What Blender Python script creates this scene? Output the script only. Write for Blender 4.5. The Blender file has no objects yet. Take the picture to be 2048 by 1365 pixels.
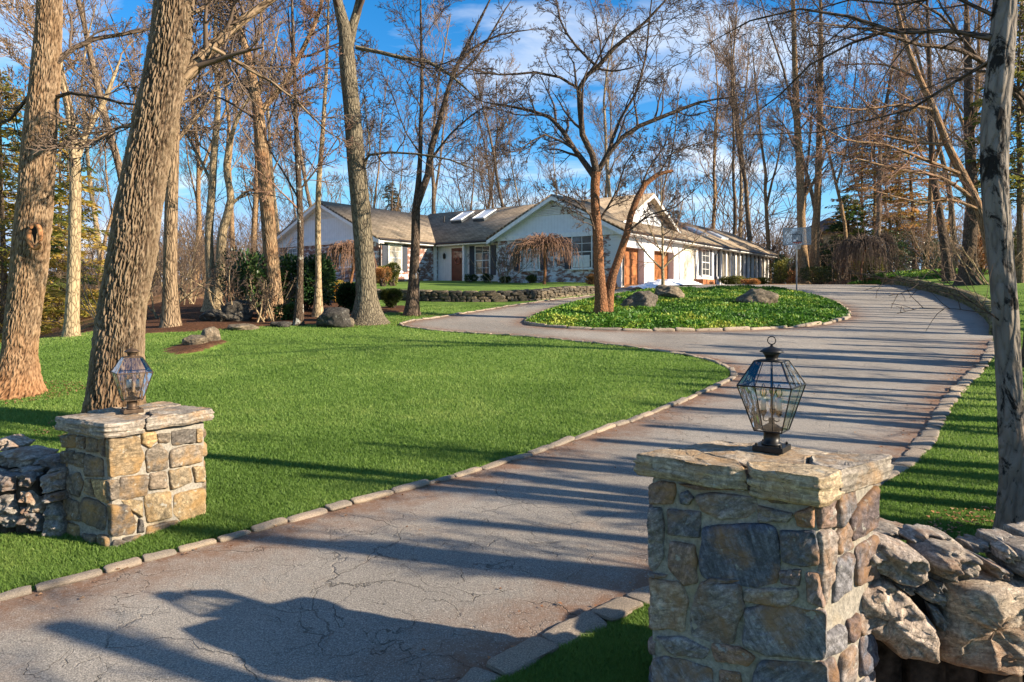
import bpy, math, random
import numpy as np
from mathutils import Vector, noise as mn, Matrix
from mathutils.geometry import delaunay_2d_cdt

# ------------------------------------------------------------------ camera
F = 1450.0; CX = 1024.0; HY = 600.0
sc = bpy.context.scene
COL = sc.collection
cam_d = bpy.data.cameras.new('camera'); cam = bpy.data.objects.new('camera', cam_d); COL.objects.link(cam)
cam_d.sensor_width = 36.0; cam_d.lens = F/2048*36.0; cam_d.shift_y = -(682.5-HY)/2048.0
cam_d.clip_start = 0.05; cam_d.clip_end = 3000
cam.location = (0, 0, 0); cam.rotation_euler = (math.radians(90), 0, 0)
sc.camera = cam
# ------------------------------------------------------------------ light
SUN = Vector((0.955, -0.29, 0)).normalized(); ELEV = math.radians(24)
sdir = Vector((SUN.x*math.cos(ELEV), SUN.y*math.cos(ELEV), math.sin(ELEV)))
sl = bpy.data.lights.new('sun', 'SUN'); sl.energy = 5.0; sl.angle = math.radians(0.6); sl.color = (1.0, 0.85, 0.66)
so = bpy.data.objects.new('sun', sl); COL.objects.link(so)
so.rotation_euler = (-sdir).to_track_quat('-Z', 'Y').to_euler()
sc.view_settings.view_transform = 'Standard'; sc.view_settings.look = 'None'
sc.view_settings.exposure = 1.35; sc.view_settings.gamma = 1.0
w = bpy.data.worlds.new('World'); sc.world = w; w.use_nodes = True
nt = w.node_tree; nt.nodes.clear()
def N(nt, t, **k):
    n = nt.nodes.new(t)
    for a, b in k.items(): setattr(n, a, b)
    return n
sky = N(nt, 'ShaderNodeTexSky', sky_type='NISHITA', sun_disc=False)
sky.sun_elevation = ELEV; sky.sun_rotation = math.atan2(SUN.x, SUN.y); sky.air_density = 1.0; sky.dust_density = 0.0; sky.ozone_density = 4.0
hs = N(nt, 'ShaderNodeHueSaturation'); hs.inputs['Saturation'].default_value = 1.32; hs.inputs['Value'].default_value = 0.86
tc = N(nt, 'ShaderNodeTexCoord'); sp = N(nt, 'ShaderNodeSeparateXYZ')
za = N(nt, 'ShaderNodeMath', operation='ADD'); za.inputs[1].default_value = 0.22
zm = N(nt, 'ShaderNodeMath', operation='MAXIMUM'); zm.inputs[1].default_value = 0.05
vd = N(nt, 'ShaderNodeVectorMath', operation='DIVIDE'); cb = N(nt, 'ShaderNodeCombineXYZ')
mp = N(nt, 'ShaderNodeMapping'); mp.inputs['Scale'].default_value = (0.8, 1.7, 1.0); mp.inputs['Location'].default_value = (7.7, 3.1, 0.0); mp.inputs['Rotation'].default_value = (0, 0, -0.35)
cn = N(nt, 'ShaderNodeTexNoise'); cn.inputs['Scale'].default_value = 1.25; cn.inputs['Detail'].default_value = 9; cn.inputs['Roughness'].default_value = 0.55; cn.inputs['Distortion'].default_value = 0.4
cr = N(nt, 'ShaderNodeValToRGB'); cr.color_ramp.elements[0].position = 0.50; cr.color_ramp.elements[1].position = 0.70
mx = N(nt, 'ShaderNodeMix', data_type='RGBA'); mx.inputs['B'].default_value = (4.6, 4.8, 5.1, 1)
bg = N(nt, 'ShaderNodeBackground'); bg.inputs['Strength'].default_value = 0.1
wo = N(nt, 'ShaderNodeOutputWorld'); L = nt.links.new
L(sky.outputs[0], hs.inputs['Color']); L(tc.outputs['Generated'], sp.inputs[0]); L(sp.outputs['Z'], za.inputs[0]); L(za.outputs[0], zm.inputs[0])
for i in range(3): L(zm.outputs[0], cb.inputs[i])
L(tc.outputs['Generated'], vd.inputs[0]); L(cb.outputs[0], vd.inputs[1]); L(vd.outputs[0], mp.inputs['Vector']); L(mp.outputs[0], cn.inputs['Vector'])
L(cn.outputs['Fac'], cr.inputs[0]); L(cr.outputs[0], mx.inputs['Factor']); dk = N(nt, 'ShaderNodeMix', data_type='RGBA', blend_type='DARKEN'); dk.inputs['Factor'].default_value = 1; dk.inputs['B'].default_value = (2.0, 3.1, 4.6, 1); L(hs.outputs[0], dk.inputs['A']); L(dk.outputs['Result'], mx.inputs['A']); L(mx.outputs['Result'], bg.inputs[0]); L(bg.outputs[0], wo.inputs[0])
try:
    sc.cycles.max_bounces = 6; sc.cycles.transparent_max_bounces = 12; sc.cycles.use_denoising = True; sc.cycles.caustics_refractive = False; sc.cycles.caustics_reflective = False
except Exception: pass

# ------------------------------------------------------------------ projection helpers (photo measurements -> places in the world)
def P(px, py, Y): return ((px-CX)/F*Y, Y, (HY-py)/F*Y)
def GP(px, py):
    Y = 2.245/(.079-(HY-py)/F); return ((px-CX)/F*Y, Y)
def XP(px, Y): return (px-CX)/F*Y
def sm(t): t = np.clip(t, 0, 1); return t*t*(3-2*t)

YW_X = [-14, -8, -5.44, -2.36, .35, 2.23, 4.6]; YW_Y = [31, 29.4, 28.7, 27.6, 27.9, 30.3, 33.0]
XR_Y = [15.2, 19.8, 26.1, 34.6, 39.6, 46]; XR_X = [10.07, 13.1, 16.5, 19.7, 20.9, 21.5]
XL_Y = [-10, 10, 16, 18, 20, 24, 30, 40, 50, 80, 400]; XL_X = [-11, -11, -10.7, -9.6, -9.4, -10.0, -12.5, -17, -22, -30, -60]
def smin(a, b, k):
    h = np.clip(.5+.5*(b-a)/k, 0, 1); return b*(1-h)+a*h-k*h*(1-h)
def H(x, y):
    x = np.asarray(x, float); y = np.asarray(y, float)
    z = .079*y-2.245
    cap = 1.2+(0.88-1.2)*sm(x/7)
    z = smin(z, cap, .25)
    z = z-.03*np.clip(y-52, 0, 200)
    rr = np.hypot(x, y)
    z = z-.05*np.clip(-x-24, 0, 120)*0
    d = np.interp(y, XL_Y, XL_X)-x
    d = np.clip(d, 0, None)
    drop = np.where(d < 3, .045*d*d, .405+.27*(d-3))
    drop = 11*np.tanh(drop/11)
    z = z-drop
    # terrace above the low wall
    yw = np.interp(x, YW_X, YW_Y)
    amp = np.interp(x, [-14, -9, 2.2, 4.4, 4.7], [0, .42, .42, .25, 0])
    dd = y-yw
    z = z+amp*sm((dd-.02)/.16)*np.clip(1-dd/12, 0, 1)
    xr = np.interp(y, XR_Y, XR_X)
    e = x-xr
    z = z+sm((e-.12)/.16)*sm((y-15.5)/5)*(.36+.07*np.clip(e, 0, 14))*(1-sm((y-60)/40))
    ang = np.arctan2(-x, y)
    z = z+sm((rr-110)/160)*sm((ang-.12)/.25)*(15+3*np.sin(x*.021+1))
    return z
def Hf(x, y): return float(H(x, y))
def inpoly(x, y, poly):
    x = np.asarray(x, float); y = np.asarray(y, float); c = np.zeros(x.shape, bool); n = len(poly)
    for i in range(n):
        x1, y1 = poly[i]; x2, y2 = poly[(i+1) % n]
        if y1 == y2: continue
        c ^= ((y1 > y) != (y2 > y)) & (x < (x2-x1)*(y-y1)/(y2-y1)+x1)
    return c
def smooth_line(pts, step, closed=False):
    pts = [Vector((*p, 0)) if len(p) == 2 else Vector(p) for p in pts]
    out = []; n = len(pts); m = n if closed else n-1
    for i in range(m):
        if closed: a, b, c, d = pts[i-1], pts[i], pts[(i+1) % n], pts[(i+2) % n]
        else: a, b, c, d = pts[max(i-1, 0)], pts[i], pts[i+1], pts[min(i+2, n-1)]
        k = max(1, int((c-b).length/step))
        for j in range(k):
            t = j/k
            q = .5*((2*b)+(c-a)*t+(2*a-5*b+4*c-d)*t*t+(3*b-a-3*c+d)*t**3)
            out.append(q)
    if not closed: out.append(pts[-1])
    return out

# ------------------------------------------------------------------ objects
def tag(o, label=None, cat=None, group=None, kind=None):
    if label: o['label'] = label
    if cat: o['category'] = cat
    if group: o['group'] = group
    if kind: o['kind'] = kind
    return o
def thing(name, label, cat, loc=(0, 0, 0), rz=0, group=None):
    o = bpy.data.objects.new(name, None); COL.objects.link(o); o.empty_display_size = .2
    o.location = loc; o.rotation_euler = (0, 0, rz)
    return tag(o, label, cat, group)
def mesh_np(name, V, faces_list, mat, parent=None, smooth=False, attrs=None, uv=None):
    """V (n,3); faces_list: list of int arrays (m,k)."""
    me = bpy.data.meshes.new(name)
    V = np.asarray(V, np.float32); me.vertices.add(len(V)); me.vertices.foreach_set('co', V.ravel())
    faces_list = [np.asarray(f, np.int32) for f in faces_list if len(f)]
    if faces_list:
        loops = np.concatenate([f.ravel() for f in faces_list])
        tot = np.concatenate([np.full(len(f), f.shape[1], np.int32) for f in faces_list])
        st = np.concatenate([[0], np.cumsum(tot)[:-1]]).astype(np.int32)
        me.loops.add(len(loops)); me.loops.foreach_set('vertex_index', loops)
        me.polygons.add(len(tot)); me.polygons.foreach_set('loop_start', st); me.polygons.foreach_set('loop_total', tot)
        if smooth: me.polygons.foreach_set('use_smooth', np.ones(len(tot), bool))
    me.update(calc_edges=True)
    for k, (typ, arr) in (attrs or {}).items():
        a = me.attributes.new(k, typ, 'POINT')
        a.data.foreach_set('vector' if typ == 'FLOAT_VECTOR' else 'value', np.asarray(arr, np.float32).ravel())
    if mat: me.materials.append(mat)
    o = bpy.data.objects.new(name, me); COL.objects.link(o)
    if parent: o.parent = parent
    return o
class MB:
    def __init__(s): s.v = []; s.f = []
    def add(s, vs, fs):
        b = len(s.v); s.v += [tuple(v) for v in vs]; s.f += [tuple(i+b for i in f) for f in fs]; return s
    def box(s, a, b):
        x0, y0, z0 = a; x1, y1, z1 = b
        x0, x1 = sorted((x0, x1)); y0, y1 = sorted((y0, y1)); z0, z1 = sorted((z0, z1))
        return s.add([(x0,y0,z0),(x1,y0,z0),(x1,y1,z0),(x0,y1,z0),(x0,y0,z1),(x1,y0,z1),(x1,y1,z1),(x0,y1,z1)],
              [(0,3,2,1),(4,5,6,7),(0,1,5,4),(1,2,6,5),(2,3,7,6),(3,0,4,7)])
    def prism(s, pts, dv):
        n = len(pts); d = Vector(dv); q = [Vector(p) for p in pts]
        return s.add(q+[p+d for p in q], [tuple(range(n))[::-1], tuple(range(n, 2*n))]+[(i, (i+1) % n, (i+1) % n+n, i+n) for i in range(n)])
    def tube(s, pts, r, n=8, caps=True):
        pts = [Vector(p) for p in pts]; rs = r if isinstance(r, (list, tuple)) else [r]*len(pts); V = []
        for i, p in enumerate(pts):
            t = (pts[min(i+1, len(pts)-1)]-pts[max(i-1, 0)]).normalized()
            ref = Vector((0, 0, 1)) if abs(t.z) < .95 else Vector((1, 0, 0))
            u = t.cross(ref).normalized(); v = t.cross(u)
            for k in range(n):
                a = 2*math.pi*k/n; V.append(p+(u*math.cos(a)+v*math.sin(a))*rs[i])
        Fc = []
        for i in range(len(pts)-1):
            for k in range(n): Fc.append((i*n+k, i*n+(k+1) % n, (i+1)*n+(k+1) % n, (i+1)*n+k))
        if caps: Fc += [tuple(range(n))[::-1], tuple(range((len(pts)-1)*n, len(pts)*n))]
        return s.add(V, Fc)
    def lathe(s, prof, c=(0, 0, 0), n=20):
        V = []; m = len(prof)
        for r, z in prof:
            for k in range(n):
                a = 2*math.pi*k/n; V.append((c[0]+r*math.cos(a), c[1]+r*math.sin(a), c[2]+z))
        Fc = [(i*n+k, i*n+(k+1) % n, (i+1)*n+(k+1) % n, (i+1)*n+k) for i in range(m-1) for k in range(n)]
        Fc += [tuple(range(n))[::-1], tuple(range((m-1)*n, m*n))]
        return s.add(V, Fc)
    def build(s, name, mat, parent=None, smooth=False, bevel=0):
        me = bpy.data.meshes.new(name); me.from_pydata(s.v, [], s.f); me.update()
        if mat: me.materials.append(mat)
        if smooth:
            for p in me.polygons: p.use_smooth = True
        o = bpy.data.objects.new(name, me); COL.objects.link(o)
        if parent: o.parent = parent
        if bevel:
            b = o.modifiers.new('b', 'BEVEL'); b.width = bevel; b.segments = 2; b.limit_method = 'ANGLE'
        return o

# ------------------------------------------------------------------ materials
def newmat(name, rough=.8, spec=.3):
    m = bpy.data.materials.new(name); m.use_nodes = True; t = m.node_tree
    b = t.nodes['Principled BSDF']; b.inputs['Roughness'].default_value = rough; b.inputs['Specular IOR Level'].default_value = spec
    return m, t, b
def ramp(t, fac, stops, interp='LINEAR'):
    r = N(t, 'ShaderNodeValToRGB'); r.color_ramp.interpolation = interp
    e = r.color_ramp.elements
    while len(e) < len(stops): e.new(.5)
    for i, (p, c) in enumerate(stops):
        e[i].position = p; e[i].color = (*c, 1) if len(c) == 3 else c
    t.links.new(fac, r.inputs[0]); return r.outputs[0]
def noi(t, vec, scale, detail=4, rough=.55, dist=0):
    n = N(t, 'ShaderNodeTexNoise'); n.inputs['Scale'].default_value = scale; n.inputs['Detail'].default_value = detail
    n.inputs['Roughness'].default_value = rough; n.inputs['Distortion'].default_value = dist
    if vec is not None: t.links.new(vec, n.inputs['Vector'])
    return n.outputs['Fac']
def vor(t, vec, scale, feature='F1', rand=1):
    n = N(t, 'ShaderNodeTexVoronoi', feature=feature); n.inputs['Scale'].default_value = scale; n.inputs['Randomness'].default_value = rand
    if vec is not None: t.links.new(vec, n.inputs['Vector'])
    return n
def mapv(t, vec, scale=(1, 1, 1), rot=(0, 0, 0), loc=(0, 0, 0)):
    m = N(t, 'ShaderNodeMapping'); m.inputs['Scale'].default_value = scale; m.inputs['Rotation'].default_value = rot; m.inputs['Location'].default_value = loc
    t.links.new(vec, m.inputs['Vector']); return m.outputs[0]
def mixc(t, fac, a, b, mode='MIX'):
    m = N(t, 'ShaderNodeMix', data_type='RGBA', blend_type=mode)
    for key, v in (('Factor', fac), ('A', a), ('B', b)):
        if hasattr(v, 'node'): t.links.new(v, m.inputs[key])
        elif key == 'Factor': m.inputs[key].default_value = v
        else: m.inputs[key].default_value = (*v, 1)
    return m.outputs['Result']
def mth(t, op, a, b=0.0):
    m = N(t, 'ShaderNodeMath', operation=op)
    for i, v in enumerate((a, b)):
        if hasattr(v, 'node'): t.links.new(v, m.inputs[i])
        else: m.inputs[i].default_value = v
    return m.outputs[0]
def bump(t, b, h, strength=.5, dist=.02, prev=None):
    n = N(t, 'ShaderNodeBump'); n.inputs['Strength'].default_value = strength; n.inputs['Distance'].default_value = dist
    t.links.new(h, n.inputs['Height'])
    if prev: t.links.new(prev, n.inputs['Normal'])
    t.links.new(n.outputs[0], b.inputs['Normal']); return n.outputs[0]
def objco(t): return N(t, 'ShaderNodeTexCoord').outputs['Object']
def posco(t): return N(t, 'ShaderNodeNewGeometry').outputs['Position']
def attr(t, name, out='Fac'):
    a = N(t, 'ShaderNodeAttribute', attribute_name=name); return a.outputs[out]
def plain(name, c, rough=.6, metal=0, spec=.4, nscale=0, namt=.12, bumpd=0):
    m, t, b = newmat(name, rough, spec); b.inputs['Metallic'].default_value = metal
    if nscale:
        n = noi(t, objco(t), nscale, 5)
        lo = tuple(x*(1-namt*2) for x in c); hi = tuple(min(1, x*(1+namt)) for x in c)
        t.links.new(ramp(t, n, [(.3, lo), (.7, hi)]), b.inputs['Base Color'])
        if bumpd: bump(t, b, n, .6, bumpd)
    else: b.inputs['Base Color'].default_value = (*c, 1)
    return m

def bark_mat(name, light, dark, scale=7.0, stretch=.16, patches=None, red=None, strength=.9):
    m, t, b = newmat(name, .95, .1); v = attr(t, 'bark_co', 'Vector')
    w_ = N(t, 'ShaderNodeVectorMath', operation='ADD'); nz = N(t, 'ShaderNodeTexNoise'); nz.inputs['Scale'].default_value = 5
    t.links.new(v, nz.inputs['Vector']); sc_ = N(t, 'ShaderNodeVectorMath', operation='SCALE'); sc_.inputs['Scale'].default_value = .10
    t.links.new(nz.outputs['Color'], sc_.inputs[0]); t.links.new(v, w_.inputs[0]); t.links.new(sc_.outputs[0], w_.inputs[1])
    mv = mapv(t, w_.outputs[0], (1, 1, stretch))
    vo = vor(t, mv, scale*2.2, 'DISTANCE_TO_EDGE').outputs['Distance']
    fine = noi(t, mapv(t, v, (1, 1, .25)), scale*6, 6, .65)
    big = noi(t, v, 1.7, 4, .6)
    fur = ramp(t, vo, [(0.0, (0, 0, 0)), (.09, (.45,)*3), (.3, (1,)*3)])
    f = mth(t, 'MULTIPLY', fur, mth(t, 'ADD', mth(t, 'MULTIPLY', fine, .9), .5))
    mid = tuple((a*.6+d*.4) for a, d in zip(light, dark))
    col = ramp(t, f, [(.02, dark), (.4, mid), (.95, light)])
    if red: col = mixc(t, mth(t, 'MULTIPLY', ramp(t, big, [(.45, (0,)*3), (.68, (1,)*3)]), .7), col, red)
    else: col = mixc(t, ramp(t, big, [(.42, (0,)*3), (.75, (.6,)*3)]), col, tuple(x*.62 for x in mid))
    if patches:
        pn = noi(t, mapv(t, v, (1.5, 1.5, .8)), 3.6, 8, .72, .6)
        col = mixc(t, ramp(t, pn, [(.56, (0,)*3), (.60, (1,)*3)]), col, patches)
    t.links.new(col, b.inputs['Base Color'])
    h = mth(t, 'ADD', fur, mth(t, 'MULTIPLY', fine, .35)); bump(t, b, h, strength, .02)
    return m
def leaf_mat(name, cols, rough=.55, trans=.25):
    m, t, b = newmat(name, rough, .35)
    r = attr(t, 'rnd')
    n = len(cols); col = ramp(t, r, [(i/(n-1), c) for i, c in enumerate(cols)])
    t.links.new(col, b.inputs['Base Color'])
    if trans:
        tr = N(t, 'ShaderNodeBsdfTranslucent'); t.links.new(col, tr.inputs[0]); ms = N(t, 'ShaderNodeMixShader'); ms.inputs[0].default_value = trans
        t.links.new(b.outputs[0], ms.inputs[1]); t.links.new(tr.outputs[0], ms.inputs[2]); t.links.new(ms.outputs[0], t.nodes['Material Output'].inputs[0])
    return m
def stone_mat(name, cols, strata=(1, 1, 5), sscale=9, rust=None, lichen=True, bumpd=.012, rot=2.6):
    m, t, b = newmat(name, .88, .2); co = objco(t)
    rnd = attr(t, 'rnd'); off = N(t, 'ShaderNodeCombineXYZ'); t.links.new(mth(t, 'MULTIPLY', rnd, 37.), off.inputs[0]); t.links.new(mth(t, 'MULTIPLY', rnd, 11.), off.inputs[2])
    va = N(t, 'ShaderNodeVectorMath', operation='ADD'); t.links.new(co, va.inputs[0]); t.links.new(off.outputs[0], va.inputs[1]); v = va.outputs[0]
    n = len(cols); base = ramp(t, rnd, [(i/(n-1), c) for i, c in enumerate(cols)])
    vr = N(t, 'ShaderNodeVectorRotate'); vr.inputs['Axis'].default_value = (.3, 1, .2); t.links.new(v, vr.inputs['Vector']); t.links.new(mth(t, 'MULTIPLY', mth(t, 'SUBTRACT', rnd, .5), rot), vr.inputs['Angle'])
    st1 = noi(t, mapv(t, vr.outputs[0], strata, (.25, .2, 0)), sscale, 10, .72, .25); st2 = noi(t, v, sscale*4.5, 8, .75)
    st = mth(t, 'ADD', mth(t, 'MULTIPLY', st1, .5), mth(t, 'MULTIPLY', st2, .5))
    big = noi(t, v, 5, 5, .6)
    c = mixc(t, 1.0, base, ramp(t, st, [(.36, (.30,)*3), (.5, (.95,)*3), (.61, (1.9,)*3)]), 'MULTIPLY')
    if rust: c = mixc(t, ramp(t, big, [(.48, (0,)*3), (.66, (.75,)*3)]), c, rust)
    if lichen: c = mixc(t, ramp(t, noi(t, v, 17, 6, .6), [(.62, (0,)*3), (.68, (.65,)*3)]), c, (.36, .36, .32))
    vd_ = vor(t, mapv(t, v, (1.6, 1.6, 2.4), (.3, .1, 0)), 11, 'DISTANCE_TO_EDGE').outputs['Distance']
    crack = ramp(t, vd_, [(0, (0,)*3), (.025, (1,)*3)])
    c = mixc(t, mth(t, 'MULTIPLY', mth(t, 'SUBTRACT', 1.0, crack), .4), c, (.03, .028, .025))
    t.links.new(c, b.inputs['Base Color'])
    h = mth(t, 'ADD', mth(t, 'ADD', mth(t, 'MULTIPLY', st, 1.2), mth(t, 'MULTIPLY', crack, .12)), mth(t, 'MULTIPLY', noi(t, v, 60, 5, .7), .35)); bump(t, b, h, .9, bumpd)
    return m

M = {}
def ridged_bark(name, light, mid, dark, tint, tint2, lo=.05, patches=None):
    m, t, b = newmat(name, .95, .1); v = attr(t, 'bark_co', 'Vector'); h = attr(t, 'bark_h')
    f1 = noi(t, mapv(t, v, (1, 1, .22)), 38, 7, .7); f2 = noi(t, mapv(t, v, (1, 1, .5)), 4, 5, .6); f3 = noi(t, v, 1.6, 4)
    hh = mth(t, 'ADD', h, mth(t, 'MULTIPLY', mth(t, 'SUBTRACT', f1, .5), .9))
    c = ramp(t, hh, [(lo, dark), (.34, mid), (.95, light)])
    c = mixc(t, ramp(t, f2, [(.46, (0,)*3), (.66, (.55,)*3)]), c, mixc(t, 1, c, tint, 'MULTIPLY'))
    z = N(t, 'ShaderNodeSeparateXYZ'); t.links.new(v, z.inputs[0]); foot = ramp(t, mth(t, 'ADD', mth(t, 'MULTIPLY', z.outputs[2], .33), mth(t, 'MULTIPLY', f3, .5)), [(.28, (1,)*3), (.62, (0,)*3)])
    c = mixc(t, mth(t, 'MULTIPLY', foot, .6), c, mixc(t, 1, c, tint2, 'MULTIPLY')); t.links.new(c, b.inputs['Base Color'])
    if patches:
        c = mixc(t, ramp(t, noi(t, mapv(t, v, (1.3, 1.3, .7)), 4.2, 9, .75, .5), [(.52, (0,)*3), (.57, (1,)*3)]), c, patches); t.links.new(c, b.inputs['Base Color'])
    bump(t, b, mth(t, 'ADD', h, mth(t, 'MULTIPLY', f1, .8)), .9, .02); return m
M['oak_big'] = ridged_bark('ridged_oak_bark', (.25, .185, .12), (.13, .088, .055), (.014, .009, .007), (.66, .66, .60), (1.2, .92, .70))
M['oak_left'] = ridged_bark('ridged_left_oak_bark', (.30, .215, .135), (.165, .108, .064), (.018, .011, .008), (.8, .66, .52), (1.2, .78, .50))
M['grey_smooth'] = ridged_bark('smooth_mottled_bark', (.23, .205, .175), (.20, .178, .15), (.13, .115, .10), (.62, .58, .54), (1.1, .8, .6), -.5, (.022, .02, .018))
M['oak'] = bark_mat('oak_bark', (.33, .235, .145), (.035, .022, .014), 7, .14)
M['oak_warm'] = bark_mat('oak_bark_warm', (.35, .24, .14), (.045, .026, .015), 9, .10, red=(.28, .14, .065))
M['grey_bark'] = bark_mat('grey_bark', (.22, .185, .125), (.04, .032, .024), 9, .18)
M['pale_bark'] = bark_mat('pale_bark', (.44, .34, .205), (.11, .078, .045), 7, .3, strength=.5)
M['dark_bark'] = bark_mat('dark_bark', (.15, .11, .08), (.03, .022, .016), 10, .25)
M['spotted'] = bark_mat('lichen_spotted_bark', (.12, .085, .06), (.025, .018, .012), 10, .3, patches=(.42, .40, .34))
M['red_bark'] = bark_mat('cherry_bark', (.27, .135, .07), (.05, .024, .014), 9, .5, red=(.36, .15, .06), strength=.6)
M['birch'] = bark_mat('smooth_grey_bark', (.34, .31, .27), (.15, .13, .11), 5, .12, patches=(.022, .02, .016), strength=.4)
M['wood_far'] = bark_mat('woodland_bark', (.26, .19, .125), (.06, .042, .028), 6, .3)
M['wood_gold'] = bark_mat('sunlit_woodland_bark', (.36, .235, .125), (.08, .05, .027), 6, .3)  # copy of the woodland bark with warm sunlight put into its colour
M['twig_dark'] = plain('twig_dark', (.075, .052, .038), .9)
M['twig_mid'] = plain('twig_brown', (.125, .088, .062), .9)
M['twig_gold'] = plain('twig_gold', (.23, .155, .095), .9)
M['twig_red'] = plain('twig_red', (.22, .125, .08), .9)

# ------------------------------------------------------------------ tubes in batches
class Tubes:
    def __init__(s): s.d = {}
    def add(s, pts, rad, sides): s.d.setdefault((len(pts), sides), []).append((pts, rad))
    def arrays(s):
        VV = []; FF = []; BB = []; base = 0
        for (n, k), items in s.d.items():
            Pn = np.array([i[0] for i in items], float); R = np.array([i[1] for i in items], float); m = len(items)
            T = np.gradient(Pn, axis=1); T /= np.linalg.norm(T, axis=2, keepdims=True)+1e-9
            D = Pn[:, -1]-Pn[:, 0]; ax = np.argmin(np.abs(D), axis=1); ref = np.zeros((m, 3)); ref[np.arange(m), ax] = 1
            U = np.cross(T, ref[:, None, :]); U /= np.linalg.norm(U, axis=2, keepdims=True)+1e-9; W = np.cross(T, U)
            a = np.arange(k)*2*np.pi/k
            ca = np.cos(a)[None, None, :, None]; sa = np.sin(a)[None, None, :, None]
            V = Pn[:, :, None, :]+(U[:, :, None, :]*ca+W[:, :, None, :]*sa)*R[:, :, None, None]
            ln = np.concatenate([np.zeros((m, 1)), np.cumsum(np.linalg.norm(np.diff(Pn, axis=1), axis=2), axis=1)], axis=1)
            off = (np.arange(m)*3.7 % 50)[:, None, None]
            B = np.stack([np.cos(a)[None, None]*R[..., None]+off, np.sin(a)[None, None]*R[..., None]+0*off, np.broadcast_to(ln[..., None], (m, n, k))], axis=-1)
            i0 = (np.arange(m)*n*k)[:, None, None]+(np.arange(n-1)*k)[None, :, None]
            kk = np.arange(k)[None, None, :]; k2 = (np.arange(k)+1)[None, None, :] % k
            Fq = np.stack([i0+kk, i0+k2, i0+k+k2, i0+k+kk], axis=-1).reshape(-1, 4)+base
            VV.append(V.reshape(-1, 3)); BB.append(B.reshape(-1, 3)); FF.append(Fq); base += m*n*k
        return np.concatenate(VV), FF, np.concatenate(BB)
    def build(s, name, mat, parent=None):
        if not s.d: return None
        V, Fq, B = s.arrays()
        return mesh_np(name, V, Fq, mat, parent, True, {'bark_co': ('FLOAT_VECTOR', B)})

def nrm(v):
    l = math.sqrt(v[0]**2+v[1]**2+v[2]**2) or 1; return (v[0]/l, v[1]/l, v[2]/l)
def wander(rng, p, d, Ln, n, curl, up):
    pts = [tuple(p)]; st = Ln/n; g = rng.gauss
    for i in range(n):
        d = nrm((d[0]+g(0, curl), d[1]+g(0, curl), d[2]+g(0, curl)+up)); p = (p[0]+d[0]*st, p[1]+d[1]*st, p[2]+d[2]*st); pts.append(p)
    return pts
def side_dir(rng, t, ang):
    while True:
        r = (rng.gauss(0, 1), rng.gauss(0, 1), rng.gauss(0, 1)); dt = r[0]*t[0]+r[1]*t[1]+r[2]*t[2]
        q = (r[0]-dt*t[0], r[1]-dt*t[1], r[2]-dt*t[2])
        if q[0]**2+q[1]**2+q[2]**2 > .01: break
    q = nrm(q); c, s_ = math.cos(ang), math.sin(ang)
    return nrm((t[0]*c+q[0]*s_, t[1]*c+q[1]*s_, t[2]*c+q[2]*s_))
def at_line(pts, t):
    f = t*(len(pts)-1); i = min(int(f), len(pts)-2); u = f-i; a, b = pts[i], pts[i+1]
    return tuple(a[k]+(b[k]-a[k])*u for k in range(3)), nrm(tuple(b[k]-a[k] for k in range(3)))
LV = {1: (8, 6), 2: (6, 4), 3: (4, 3), 4: (3, 3), 5: (2, 3)}
def sprout(rng, T, pts, r0, r1, lev, maxlev, Ln, nb, o, t0=.2):
    """children of a branch given by pts; o: options"""
    for k in range(nb):
        t = t0+(1-t0)*((k+rng.random())/nb)
        p, tan = at_line(pts, t)
        r = (r0+(r1-r0)*t)*(rng.uniform(.45, .65) if lev > 1 else rng.uniform(.18, .36)); r = max(r, o['rmin'])
        d = side_dir(rng, tan, rng.uniform(*o['ang']))
        if o.get('bias'):
            b = o['bias']; d = nrm((d[0]+b[0], d[1]+b[1], d[2]+b[2]))
        branch(rng, T, p, d, Ln*rng.uniform(.6, 1.15)*(1.15-.55*t), r, lev, maxlev, o)
def branch(rng, T, p, d, Ln, r, lev, maxlev, o):
    n, sides = LV[min(lev, 5)]
    pts = wander(rng, p, d, Ln, n, o['curl'], o['up']*(1 if lev < 3 else .6))
    rr = [max(r*(1-.8*i/n), o['rmin']*.6) for i in range(n+1)]
    T.add(pts, rr, sides)
    if lev < maxlev: sprout(rng, T, pts, r, r*.25, lev+1, maxlev, Ln*o['ratio'], o['nb'][lev], o)
DEF = dict(ang=(.5, 1.0), curl=.13, up=.05, ratio=.5, rmin=.008, nb={1: 7, 2: 7, 3: 5, 4: 3})

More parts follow.
